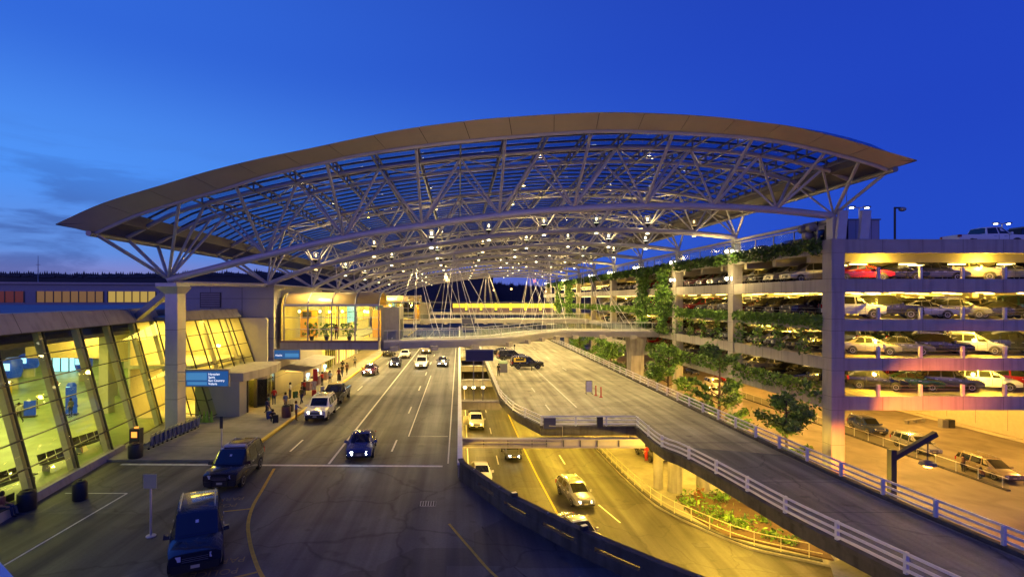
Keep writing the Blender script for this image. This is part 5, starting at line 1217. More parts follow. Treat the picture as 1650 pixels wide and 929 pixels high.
    for (i, j) in T['win'][-3:]:
        for s in (-1, 1):
            a = st[j] if (i, j) != T['win'][-1] else st[j]
            wq = a[6] * 1.015 + .004; yq = a[0] if (i, j) != T['win'][-1] else a[0] - .12; zm_ = a[1] + (a[2] - a[1]) * .55
            seam_.hexa([(s * (wq - .03), yq - .012, a[1] + .1), (s * (a[5] + .012), yq - .012, a[1] + .1), (s * (a[5] + .012), yq + .012, a[1] + .1), (s * (wq - .03), yq + .012, a[1] + .1), (s * (wq - .03), yq - .012, zm_), (s * wq, yq - .012, zm_), (s * wq, yq + .012, zm_), (s * (wq - .03), yq + .012, zm_)])
            seam_.hexa([(s * (wq - .03), yq - .012, zm_), (s * wq, yq - .012, zm_), (s * wq, yq + .012, zm_), (s * (wq - .03), yq + .012, zm_), (s * (a[6] - .03), yq - .012, a[2]), (s * (a[6] + .006), yq - .012, a[2]), (s * (a[6] + .006), yq + .012, a[2]), (s * (a[6] - .03), yq + .012, a[2])])
            h = MB(); h.box(min(s * a[6], s * (a[6] + .045)), max(s * a[6], s * (a[6] + .045)), yq - .42, yq - .2, a[2] - .14, a[2] - .1); hd_.append(h)
    out.append(('door_seams', seam_, 'dark', None))
    for h in hd_: out.append(('door_handle', h, 'rim', None))
    for s in (-1, 1):
        wa, wb_ = st[T['ws'][1]], st[T['ws'][0]]; h = MB(); h.tube((s * .55, wa[3] - .06, wa[4] + .02), (s * .05 + .1, wa[3] - .02 - .35, wa[4] + .25), .012, 4); out.append(('wiper', h, 'dark', None))
    if T['rack']:
        for s in (-1, 1):
            m = MB(); w_ = st[2][7] * .86; zt = st[2][4]; m.box(s * w_ - .025, s * w_ + .025, st[1][3] + .1, .1, zt + .05, zt + .09); [m.box(s * w_ - .025, s * w_ + .025, yy, yy + .1, zt - .02, zt + .06) for yy in (st[1][3] + .1, -.7, 0)]; out.append(('roof_rail', m, 'rim', None))
    if kind == 'pickup':
        m = MB(); m.box(-.8, .8, -2.7, -.85, 1.19, 1.195); out.append(('load_bed', m, 'dark', None))
    return out
plate = mat('plate_yellow', (.5, .45, .3), .5)
MK = dict(glass=carglass, rubber=rubber, rim=chrome, tail=tailR, dark=black, plate=plate, head=headO)
PROTO, JOINED = {}, {}
for kd in TYPES:
    parts = car_parts(kd); PROTO[kd] = []
    J = MB(); jm = [PAINT['grey'], carglass, rubber, chrome, tailR, black, plate, headO]; idx = dict(paint=0, glass=1, rubber=2, rim=3, tail=4, dark=5, plate=6, head=7, grille=5)
    for nm, mb, mk, sm in parts:
        mats = [PAINT['grey']] if mk == 'paint' else [black, chrome] if mk == 'grille' else [MK[mk]]
        PROTO[kd].append((nm, mb.mesh(nm, mats, sm), mk)); J.merge(mb, idx[mk])
    JOINED[kd] = J.mesh(kd + '_car', jm, 32)
NM = dict(suv='parked_suv', crossover='parked_crossover', sedan='parked_sedan', minivan='parked_minivan', pickup='pickup_truck')
CT = dict(suv='suv', crossover='crossover', sedan='sedan', minivan='minivan', pickup='pickup truck')
def car(kind, col, x, y, z, rz, label, grp=None, head=None, name=None):
    t = thing(name or NM[kind], label, CT[kind], (x, y, z), R(rz), grp)
    for nm, me, mk in PROTO[kind]:
        o = bpy.data.objects.new(nm, me); COL.objects.link(o); o.parent = t
        if mk == 'paint': o.material_slots[0].link = 'OBJECT'; o.material_slots[0].material = PAINT[col]
        if mk == 'head' and head: o.material_slots[0].link = 'OBJECT'; o.material_slots[0].material = head
        if nm == 'wheel': pass
    if grp and 'garage' in grp: t.scale = (1, .92, 1.07)
    return t
def small_car(kind, col, x, y, z, rz, label, grp):
    o = bpy.data.objects.new(NM[kind], JOINED[kind]); COL.objects.link(o); o.location = (x, y, z); o.rotation_euler = (0, 0, R(rz))
    o.scale = (1, .92, 1.07)
    o.material_slots[0].link = 'OBJECT'; o.material_slots[0].material = PAINT[col]; return tag(o, label, CT[kind], grp)
# upper road
big = car('suv', 'navy', -11.4, 22.2, .01, -155, 'dark blue SUV with roof rails parked nearest the camera in the kerbside bay')
pol = car('suv', 'black', -13.75, 31.3, .01, -176, 'black police-style SUV with roof light bar parked behind the dark blue SUV')
m = MB(); m.box(-.62, .62, -.1, .22, 1.94, 2.06); local(m, 'light_bar', mat('light_bar', (.5, .5, .55), .2), pol)
m = MB(); m.path([(-.45, 2.56, .4), (-.45, 2.62, .95), (.45, 2.62, .95), (.45, 2.56, .4)], .035, 6); local(m, 'push_bar', black, pol)
for c_ in (big, pol):
    m = MB(); m.hexa([(-.06, .80, 1.56), (.06, .80, 1.56), (.06, .82, 1.57), (-.06, .82, 1.57), (-.06, .70, 1.65), (.06, .70, 1.65), (.06, .72, 1.66), (-.06, .72, 1.66)]); local(m, 'permit', white, c_)
flex = car('suv', 'white', -12.9, 47.6, .01, -178, 'white boxy wagon with two sunroofs and lit headlights stopped at the kerb', head=headY, name='white_wagon')
m = MB(); m.box(-.5, .5, -.35, .12, 1.925, 1.945); m.box(-.42, .42, -1.3, -.75, 1.925, 1.947); local(m, 'sunroof', carglass, flex)
car('pickup', 'black', -13.3, 55.2, .01, -180, 'black pickup truck parked at the kerb directly behind the white wagon')
car('sedan', 'maroon', -13.0, 74.5, .01, -180, 'dark red sedan with bright white headlights along the kerb', head=headM, name='moving_sedan')
car('suv', 'grey', -13.6, 99, .01, -180, 'dark SUV parked at the kerb just beyond the footbridge')
car('sedan', 'navy', -10.5, 83.5, .01, -176, 'dark blue sedan with bright headlights pulling out from the kerb', head=headM, name='moving_sedan')
car('sedan', 'white', -10.1, 95.5, .01, -180, 'white sedan stopped in the second lane beyond the footbridge')
car('minivan', 'champagne', -6.6, 104, .01, -180, 'tan minivan with warm headlights on the road centre beyond the footbridge', head=headY, name='moving_minivan')
car('minivan', 'white', -6.0, 82, .01, -180, 'white shuttle minivan in the middle lane below the footbridge', head=headM, name='moving_minivan')
car('sedan', 'grey', -2.7, 84, .01, -180, 'grey car with bright headlights in the right lane below the footbridge', head=headM, name='moving_sedan')
car('sedan', 'blue', -7.0, 36.6, .01, -174, 'blue sedan with lit headlights crossing the white stop line', head=headM, name='moving_sedan')
for i, (x, y, c) in enumerate(((-13, 112, 'red'), (-13.2, 122, 'black'), (-6.5, 120, 'grey'), (-10.5, 130, 'silver'), (-3, 126, 'white'))): small_car(('sedan', 'suv', 'sedan', 'crossover', 'minivan')[i], c, x, y, .01, 180, f'{c} car far down the upper road, ' + ('by the kerb first' if i == 0 else 'by the kerb second' if i == 1 else 'in the middle' if i == 2 else 'in the second lane' if i == 3 else 'at the right side'), 'cars far down the upper road')
# deck
tx = car('suv', 'black', 10.7, 80.5, .01, -88, 'black taxi SUV with yellow panel on its side parked across the deck')
m = MB(); m.hexa([(.985, -2.2, 1.15), (1.03, -2.2, 1.15), (1.03, -.3, 1.15), (.985, -.3, 1.15), (.78, -2.2, 1.78), (.83, -2.2, 1.78), (.83, -.3, 1.78), (.78, -.3, 1.78)]); m.hexa([(1.0, -1.9, 1.32), (.99, -1.9, 1.32), (.99, -.6, 1.32), (1.0, -.6, 1.32), (.9, -1.9, 1.62), (.93, -1.9, 1.62), (.93, -.6, 1.62), (.9, -.6, 1.62)], 1); local(m, 'yellow_panel', [yelpaint, black], tx)
tx2 = car('suv', 'black', 9.3, 90.5, .01, -82, 'black SUV parked behind the taxi, middle of the three on the deck'); car('sedan', 'navy', 8.6, 99.5, .01, -80, 'dark sedan parked farthest back on the deck near the footbridge')
# lower road
car('crossover', 'silver', 10.1, 44.4, zl + .01, -170, 'silver hatchback driving along the yellow-lit lower road', name='moving_hatchback', head=headY)
car('sedan', 'white', 2.15, 49.6, zl + .01, -178, 'white sedan on the lower road half hidden by the curved barrier')
car('sedan', 'grey', 5.8, 57, zl + .01, -177, 'dark car with lit lamps on the lower road below the girder', head=headM, name='moving_sedan')
t = car('pickup', 'white', 2.3, 70, zl + .01, -180, 'white truck with an open door stopped in the sunken road', head=headY)
m = MB(); m.hexa([(1.0, .95, .45), (1.85, 1.25, .45), (1.85, 1.32, .45), (1.0, 1.02, .45), (1.0, .95, 1.65), (1.7, 1.2, 1.65), (1.7, 1.27, 1.65), (1.0, 1.02, 1.65)]); o = local(m, 'open_door', PAINT['white'], t)
car('sedan', 'black', 2.3, 78, zl + .01, 180, 'dark car waiting behind the white truck in the sunken road')
car('sedan', 'silver', 8.7, 37.2, zl + .01, -164, 'silver sedan on the lower road partly behind the curved barrier', name='moving_sedan')
car('sedan', 'grey', 20.9, 55.5, zl + .16, -172, 'grey sedan with one bright headlight parked under the ramp', head=headY)
# pick-up roadway
car('suv', 'blue', 53.7, 67.0, zl + .02, -186, 'blue SUV at the back of the line on the pick-up roadway')
car('minivan', 'silver', 52.8, 58.9, zl + .02, -184, 'silver minivan second in line on the pick-up roadway')
car('minivan', 'tan', 52.6, 50.6, zl + .02, -183, 'tan minivan at the front of the line on the pick-up roadway')
for i, (x, y, c, k_) in enumerate(((54, 118, 'blue', 'sedan'), (56, 108, 'red', 'sedan'), (50, 100, 'white', 'minivan'), (46, 92, 'white', 'sedan'), (45, 120, 'silver', 'minivan'))): small_car(k_, c, x, y, zl + .02, 178, f'{c} {CT[k_]} on the roadway under the garage, {ORD[i]} seen between the trees', 'cars under the garage')
# roof
car('pickup', 'white', 46.0, 44.6, 15.36, -94, 'white crew-cab pickup parked on the garage roof')
bt = thing('box_truck', 'dark box truck with large grey body on the garage roof', 'truck', (52.0, 45.0, 15.36))
m = MB(); m.box(-2.2, 4.8, -1.1, 1.1, .7, 2.0); local(m, 'cargo_box', mat('box_grey', (.16, .18, .2), .5), bt)
m = MB(); m.hexa([(-3.6, -.95, .5), (-2.25, -.95, .5), (-2.25, .95, .5), (-3.6, .95, .5), (-3.2, -.85, 1.75), (-2.25, -.85, 1.85), (-2.25, .85, 1.85), (-3.2, .85, 1.75)]); local(m, 'cab', black, bt); m = MB(); m.hexa([(-3.4, -.97, 1.15), (-2.6, -.97, 1.15), (-2.6, -.96, 1.15), (-3.4, -.96, 1.15), (-3.2, -.89, 1.65), (-2.6, -.89, 1.68), (-2.6, -.88, 1.68), (-3.2, -.88, 1.65)]); local(m, 'side_window', carglass, bt)
for x in (-2.8, 2.8):
    for s in (-1, 1): m = MB(); m.lathe([(.2, s * .9), (.48, s * .92), (.48, s * 1.12), (.2, s * 1.13)], 16, (x, 0, .48), 'y'); local(m, 'wheel', rubber, bt)
for i, y in enumerate((47, 51.5, 57)): small_car(('suv', 'sedan', 'sedan')[i], 'black', 33.6, y, 15.36, 90, f'dark car on the garage roof behind the glass screen, {ORD[i]} from the corner', 'roof cars behind the screen')
# cars inside the car park: front row with parts, the rows behind as single meshes
LV = ['top', 'second', 'third', 'lowest']
front = [[('red', 'sedan'), ('black', 'sedan'), ('grey', 'sedan'), ('tan', 'suv'), ('silver', 'sedan'), ('black', 'suv')],
         [('white', 'suv'), ('black', 'suv'), ('silver', 'sedan'), ('grey', 'crossover'), ('black', 'sedan'), ('green', 'suv')],
         [('champagne', 'sedan'), ('grey', 'sedan'), ('black', 'crossover'), ('silver', 'crossover'), ('navy', 'suv'), ('grey', 'sedan')],
         [('black', 'crossover'), ('green', 'sedan'), ('grey', 'crossover'), ('white', 'crossover'), ('red', 'minivan'), ('silver', 'sedan')]]
x0s = [35.6, 35.2, 36.2, 37.0]
cols = ['silver', 'black', 'grey', 'white', 'tan', 'navy', 'red', 'champagne', 'grey', 'black', 'green', 'silver', 'maroon']
kinds = ['sedan', 'suv', 'crossover', 'sedan', 'minivan', 'crossover', 'sedan', 'suv']
for L in range(4):
    z = FLOORZ[L + 1] + .01 if L < 4 else 0
    for i, (c, k_) in enumerate(front[L]):
        car(k_, c, x0s[L] + 3.15 * i + rng.uniform(-.25, .25), 45.3 + rng.uniform(-.35, .35), z, -122 + rng.uniform(-4, 4), f'{c} {CT[k_]} in the front row of the {LV[L]} garage level, {ORD[i]} from the corner', 'cars in the front row of the garage')
    for row, (y, n, rz) in enumerate(((52.6, 8, -58), (60.5, 8, -122), (67.5, 8, -58))):
        for i in range(n):
            c, k_ = rng.choice(cols), rng.choice(kinds)
            if rng.random() < .1: continue
            small_car(k_, c, 38 + 3.1 * i + row * .7, y + rng.uniform(-.3, .3), z, rz + rng.uniform(-3, 3), f'{c} {CT[k_]} in the {ORD[row + 1]} row of the {LV[L]} garage level, {ORD[i]} from the left', 'cars in the rows behind')
    for i in range(22):
        y = 48.5 + 3.0 * i
        if abs((y - GY) % 14.8) < 1.6: continue
        c, k_ = rng.choice(cols), rng.choice(kinds)
        small_car(k_, c, 33.4, y, z, 90 + rng.uniform(-3, 3), f'{c} {CT[k_]} at the road-side edge of the {LV[L]} garage level, {ORD[i] if i < 20 else ("twenty-first", "twenty-second")[i - 20]} from the corner', 'cars along the road side of the garage')
# ------------------------------------------------------------------ signs and street furniture
def board(name, label, x0, x1, y, z0, z1, lines, mt, tx=None, ts=.26, posts=(), cat='sign', grp=None):
    t = thing(name, label, cat, ((x0 + x1) / 2, y, 0), 0, grp)
    m = MB(); m.box(x0, x1, y, y + .22, z0, z1); m.build('panel', mt, t)
    m = MB(); m.box(x0 - .06, x1 + .06, y - .03, y + .25, z1, z1 + .14); m.box(x0 - .06, x0, y - .02, y + .24, z0, z1); m.box(x1, x1 + .06, y - .02, y + .24, z0, z1); m.box(x0 - .06, x1 + .06, y - .02, y + .24, z0 - .06, z0); m.build('frame', steelg, t)
    for i, (s, lx, lz) in enumerate(lines):
        q = text_mb(s, ts).moved(Matrix.Translation((lx, y - .012, lz)) @ Matrix.Rotation(R(90), 4, 'X')); q.build('lettering', tx, t, raw=True)
    for (px, z) in posts: m = MB(); m.tube((px, y + .11, z), (px, y + .11, z1), .07, 8); m.build('post', steelg, t)
    return t
signtext = emis('sign_text', (1, 1, 1), 1.2)
lb = mat('sign_light_blue', (.06, .25, .5), .4, emit=(.1, .4, .8), estr=.45)
s1 = board('kerb_sign', 'blue kerb sign with four white lines of airline names on the canopy column', -22.7, -19.2, 42.3, 3.75, 5.0, [('Hawaiian', -20.85, 4.66), ('Spirit', -20.85, 4.40), ('Sun Country', -20.85, 4.13), ('Volaris', -20.85, 3.86)], signblue, signtext, .26)
m = MB(); m.box(-22.7, -20.98, 42.29, 42.31, 4.25, 4.85); m.box(-22.6, -20.98, 42.288, 42.31, 3.85, 4.1, 1); m.build('pale_band', [lb, lb], s1)
for zz in (4.1, 4.85): m = MB(); m.box(-24.0, -22.76, 42.35, 42.5, zz, zz + .1); m.build('arm', steel, s1)
s2 = board('kerb_sign', 'smaller blue kerb sign with one white airline name below the glazed lobby', -20.8, -17.7, 56.4, 4.35, 5.3, [('Alaska', -20.4, 4.65)], signblue, signtext, .3)
m = MB(); m.box(-19.3, -17.8, 56.39, 56.41, 4.55, 4.95); m.build('pale_band', lb, s2)
board('road_sign', 'large dark sign seen from behind on two posts above the sunken road', .75, 3.75, 56.9, 4.1, 5.2, [], signdeep, posts=((1.6, -.4), (2.65, -.4)))
board('road_sign', 'distant stack of dark sign panels above the sunken road, upper one', .5, 3.1, 104, 5.9, 6.9, [], signdeep, posts=((1.2, 0), (2.4, 0)), grp='distant sign panels')
board('road_sign', 'distant stack of dark sign panels above the sunken road, lower one', .7, 3.4, 103, 4.2, 5.3, [], signdeep, posts=((1.3, 0), (2.7, 0)), grp='distant sign panels')
def pole_sign(x, y, h, w_, hh, label, mt, name='pole_sign'):
    t = thing(name, label, 'sign', (x, y, 0)); m = MB(); m.lathe([(.22, .0), (.22, .04), (.05, .06), (.045, h)], 10); local(m, 'pole', steel, t)
    m = MB(); m.box(-w_ / 2, w_ / 2, -.065, -.047, h - hh, h + .05); local(m, 'plate', mt, t); return t
pole_sign(-14.3, 23.6, 2.85, .62, .62, 'square pale sign on a thin pole in the dark kerbside plaza', mat('sign_pale', (.45, .44, .25), .5))
pole_sign(-16.9, 36.2, 2.6, .22, .8, 'narrow dark sign post on the pavement by the white line', darksteel)
pole_sign(-16.1, 57.0, 3.1, .5, 1.3, 'red banner sign on a pole beside the kerb near the counters', red)
def bin_(x, y, z, w_, h, label, col=darksteel):
    t = thing('litter_bin', label, 'litter bin', (x, y, z), R(8), 'litter bins'); m = MB(); m.lathe([(w_ * .92, 0), (w_, .05), (w_, h * .86), (w_ * .96, h * .9)], 14); local(m, 'drum', col, t, 40); m = MB(); m.lathe([(w_ * .97, h * .88), (w_ * .7, h), (w_ * .3, h), (w_ * .28, h * .95)], 14); local(m, 'lid', black, t, 40)
bin_(-20.8, 27.9, 0, .36, 1.05, 'slim litter bin standing on the white bay line in the dark plaza'); bin_(-22.6, 26.6, 0, .42, 1.0, 'round litter bin against the glass wall beside the sitting person'); bin_(-22.2, 34.9, .13, .46, 1.0, 'litter bin at the glass wall close to the baggage carts'); bin_(-15.9, 46.8, .13, .42, 1.1, 'brown litter bin beside the crouching traveller at the kerb', mat('bin_brown', (.16, .07, .06), .6))
# baggage carts
t0 = thing('baggage_cart', 'x', 'baggage cart', (0, 0, 0), 0, 'nested row of baggage carts')
m = MB(); m.path([(-.35, -.5, .12), (.35, -.5, .12), (.35, .5, .12), (-.35, .5, .12), (-.35, -.5, .12)], .035, 6); local(m, 'frame', chrome, t0)
m = MB(); m.path([(-.33, .5, .12), (-.33, .62, 1.05), (.33, .62, 1.05), (.33, .5, .12)], .03, 6); local(m, 'handle', chrome, t0)
m = MB(); m.box(-.33, .33, .54, .6, .25, .85); local(m, 'ad_panel', mat('cart_blue', (.06, .08, .25), .5), t0)
for (x, y) in ((-.33, -.45), (.33, -.45), (-.33, .45), (.33, .45)): m = MB(); m.lathe([(.02, -.03), (.08, -.03), (.08, .03), (.02, .03)], 10, (x, y, .08), 'x'); local(m, 'wheel', rubber, t0)
for i in range(12):
    o = t0 if i == 0 else copy_tree(t0); o.location = (-22.9 + .035 * i * 1.0, 37.0 + .52 * i, .13); o.rotation_euler = (0, 0, R(-82)); o['label'] = f'baggage cart nested in the row along the glass wall, {ORD[i]} from the near end'
t = thing('cart_dispenser', 'dark dispenser post with orange reflection glow at the near end of the baggage carts', 'dispenser', (-22.9, 36.1, .13)); m = MB(); m.box(-.35, .35, -.25, .25, 0, 1.7); local(m, 'cabinet', darksteel, t); m = MB(); m.box(-.2, .2, -.27, -.252, 1.1, 1.5); m.box(-.1, .1, -.1, .1, 1.705, 1.8); local(m, 'reflection_glow', emis('amber_glow', (1, .35, .05), 1.6), t)  # amber emission stands in for a lamp reflection
# cones
for i in range(4):
    t = thing('traffic_cone', f'lime green cone beside the porch wall, {ORD[i]} from the left', 'cone', (-22.9 + .33 * i, 44.9 + .1 * (i % 2), .13), 0, 'lime green cones'); m = MB(); m.lathe([(.16, .03), (.04, .95), (.02, .97)], 12); local(m, 'cone', green_cone, t, 40); m = MB(); m.box(-.2, .2, -.2, .2, 0, .03); local(m, 'base', green_cone, t)
# bench
t = thing('bench', 'dark bench against the glass wall at the left edge of the picture', 'bench', (-23.0, 25.2, 0)); m = MB(); m.box(-.25, .3, -1.4, 1.4, .42, .48); local(m, 'seat', darksteel, t); m = MB(); m.box(-.3, -.24, -1.4, 1.4, .5, .9); local(m, 'backrest', darksteel, t)
for y in (-1.2, 1.2): m = MB(); m.box(-.2, .25, y - .04, y + .04, 0, .42); local(m, 'leg', darksteel, t)
# white board and red delineators on the deck
t = thing('traffic_board', 'white upright board standing on the deck beside red marker posts', 'sign', (15.05, 59.0, .01)); m = MB(); m.box(-.33, .33, -.03, .03, .2, 1.45); local(m, 'panel', white, t); m = MB(); m.box(-.36, -.33, -.035, .035, 0, 1.5); m.box(.33, .36, -.035, .035, 0, 1.5); m.box(-.36, .36, -.035, .035, 1.45, 1.5); m.box(-.36, -.3, -.3, .3, 0, .05); m.box(.3, .36, -.3, .3, 0, .05); local(m, 'frame', darksteel, t)
for i, (x, y) in enumerate(((15.55, 57.9), (15.85, 56.9))):
    t = thing('marker_post', ['red marker post nearest the white board on the deck', 'red marker post farther from the white board on the deck'][i], 'marker post', (x, y, .01), 0, 'red marker posts'); m = MB(); m.lathe([(.06, .06), (.06, 1.1), (.04, 1.15)], 10); local(m, 'tube', red, t); m = MB(); m.lathe([(.2, 0), (.2, .05), (.08, .08)], 12); local(m, 'base', red, t)
for i, (x, y) in enumerate(((11.1, 78), (11.5, 106))):
    t = thing('bollard_sign', ['thin dark marker post in front of the taxi', 'thin dark marker post beyond the parked SUVs'][i], 'marker post', (x, y, .01)); m = MB(); m.lathe([(.15, 0), (.05, .05), (.05, 1.5)], 8); local(m, 'post', darksteel, t); m = MB(); m.box(-.15, .15, -.05, .05, 1.0, 1.5); local(m, 'plate', darksteel, t)
t = thing('pay_booth', 'small grey booth counter beside the taxi on the deck', 'booth', (6.6, 76.5, .01)); m = MB(); m.box(-.6, .6, -.5, .5, 0, 1.3); local(m, 'cabinet', steelg, t); m = MB(); m.hexa([(-.65, -.55, 1.3), (.65, -.55, 1.3), (.65, .55, 1.3), (-.65, .55, 1.3), (-.65, -.4, 1.5), (.65, -.4, 1.5), (.65, .5, 1.7), (-.65, .5, 1.7)]); local(m, 'lid', mat('lid_green', (.12, .2, .1), .5), t)
t = thing('concrete_bench', 'pale bench against the retaining wall under the garage', 'bench', (64.5, 72, zl + .01), R(20)); m = MB(); m.box(-2.2, 2.2, -.25, .25, .4, .5); local(m, 'seat', concm, t); m = MB(); [m.box(x, x + .12, -.22, .22, 0, .4) for x in (-1.9, 0, 1.8)]; local(m, 'leg', concm, t)
t = thing('litter_bin', 'pair of metal bins beside the pale bench under the garage', 'litter bin', (66.3, 69.2, zl + .01)); m = MB(); m.box(-.9, -.1, -.35, .35, 0, 1.1); local(m, 'casing', steelg, t); m = MB(); m.box(.05, .8, -.35, .35, 0, 1.1); local(m, 'casing', darksteel, t)
# ------------------------------------------------------------------ people (one skinned body each, hair as a child)
def person(x, y, z, rz, pose, shirt, trous, hairc, label, s=1.0):
    J = {'pel': (0, 0, .95), 'sp': (0, .01, 1.15), 'ch': (0, 0, 1.36), 'nk': (0, 0, 1.5), 'hd': (0, .02, 1.62), 'tp': (0, .02, 1.74)}
    for sd, q in (('l', -1), ('r', 1)):
        J.update({sd + 'hip': (q * .1, 0, .92), sd + 'kn': (q * .11, .03, .5), sd + 'an': (q * .11, 0, .09), sd + 'toe': (q * .12, .17, .04), sd + 'sh': (q * .19, 0, 1.42), sd + 'el': (q * .26, -.02, 1.14), sd + 'wr': (q * .26, .1, .9), sd + 'ha': (q * .25, .15, .8)})
    if pose == 'walk':
        J.update(lkn=(-.1, .18, .52), lan=(-.1, .26, .12), ltoe=(-.1, .43, .09), rkn=(.1, -.08, .5), ran=(.1, -.34, .15), rtoe=(.1, -.2, .05), lwr=(-.27, -.05, .9), lha=(-.27, -.1, .82), rwr=(.27, .25, .95), rha=(.26, .32, .88))
    if pose == 'reach':
        J.update(lel=(-.24, .2, 1.2), lwr=(-.18, .42, 1.12), lha=(-.16, .52, 1.1), rel=(.24, .2, 1.2), rwr=(.18, .42, 1.1), rha=(.16, .52, 1.08))
    if pose in ('sit', 'crouch'):
        dz = -.45 if pose == 'sit' else -.6
        for k_ in ('pel', 'sp', 'ch', 'nk', 'hd', 'tp', 'lsh', 'rsh', 'lel', 'rel', 'lwr', 'rwr', 'lha', 'rha', 'lhip', 'rhip'): a = J[k_]; J[k_] = (a[0], a[1], a[2] + dz)
        for sd, q in (('l', -1), ('r', 1)):
            J[sd + 'kn'] = (q * .14, .45, .5); J[sd + 'an'] = (q * .13, .5 if pose == 'sit' else .15, .09); J[sd + 'toe'] = (q * .13, .68 if pose == 'sit' else .32, .04); J[sd + 'wr'] = (q * .18, .3, .6); J[sd + 'ha'] = (q * .14, .4, .55)
        if pose == 'crouch':
            for k_ in ('ch', 'nk', 'hd', 'tp', 'lsh', 'rsh'): a = J[k_]; J[k_] = (a[0], a[1] + .22, a[2] - .06)
    rad = dict(pel=.15, sp=.14, ch=.155, nk=.06, hd=.1, tp=.075, hip=.1, kn=.065, an=.048, toe=.04, sh=.07, el=.048, wr=.033, ha=.042)
    E = [('pel', 'sp'), ('sp', 'ch'), ('ch', 'nk'), ('nk', 'hd'), ('hd', 'tp')] + [(a.replace('#', sd), b.replace('#', sd)) for sd in 'lr' for a, b in (('pel', '#hip'), ('#hip', '#kn'), ('#kn', '#an'), ('#an', '#toe'), ('ch', '#sh'), ('#sh', '#el'), ('#el', '#wr'), ('#wr', '#ha'))]
    ks = list(J); me = bpy.data.meshes.new('body'); me.from_pydata([J[k_] for k_ in ks], [(ks.index(a), ks.index(b)) for a, b in E], [])
    o = bpy.data.objects.new('person', me); COL.objects.link(o)
    o.modifiers.new('skin', 'SKIN'); ss = o.modifiers.new('sub', 'SUBSURF'); ss.levels = 1
    if not me.skin_vertices: 
        bm = bmesh.new(); bm.from_mesh(me); bm.verts.layers.skin.verify(); bm.to_mesh(me); bm.free()
    for i, k_ in enumerate(ks):
        r_ = rad.get(k_, rad.get(k_[1:])); me.skin_vertices[0].data[i].radius = (r_, r_ * (.8 if k_ in ('pel', 'sp', 'ch') else 1)); me.skin_vertices[0].data[i].use_root = (k_ == 'pel')
    dg = bpy.context.evaluated_depsgraph_get(); nm = bpy.data.meshes.new_from_object(o.evaluated_get(dg)); o.modifiers.clear(); o.data = nm
    skin = mat('skin', (.42, .25, .17), .55); nm.materials.clear()
    for q in (shirt, trous, skin, black): nm.materials.append(q)
    segs = [(Vector(J[a]), Vector(J[b]), 1 if b[1:] in ('hip', 'kn', 'an') else 3 if b.endswith('toe') else 2 if b in ('hd', 'tp') or b[1:] in ('wr', 'ha') else 0) for a, b in E]
    for p in nm.polygons:
        c = Vector(p.center); best = min(segs, key=lambda s_: ((s_[0].lerp(s_[1], max(0, min(1, (c - s_[0]).dot(s_[1] - s_[0]) / (s_[1] - s_[0]).length_squared))) - c).length)); p.material_index = best[2]; p.use_smooth = True
    o.location = (x, y, z); o.rotation_euler = (0, 0, R(rz)); o.scale = (s, s, s); tag(o, label, 'person')
    h_ = MB(); hd = Vector(J['hd'])
    h_.lathe([(.03, .165), (.08, .14), (.112, .07), (.118, 0), (.1, -.07), (.02, -.08)], 12, (hd.x, hd.y - .025, hd.z + .02)); local(h_, 'hair', hairc, o, 60)
    return o
cl = lambda n_, c: mat('cloth_' + n_, c, .85)
hd_, hb_ = cl('hair_dark', (.015, .012, .01)), cl('hair_brown', (.06, .035, .02))
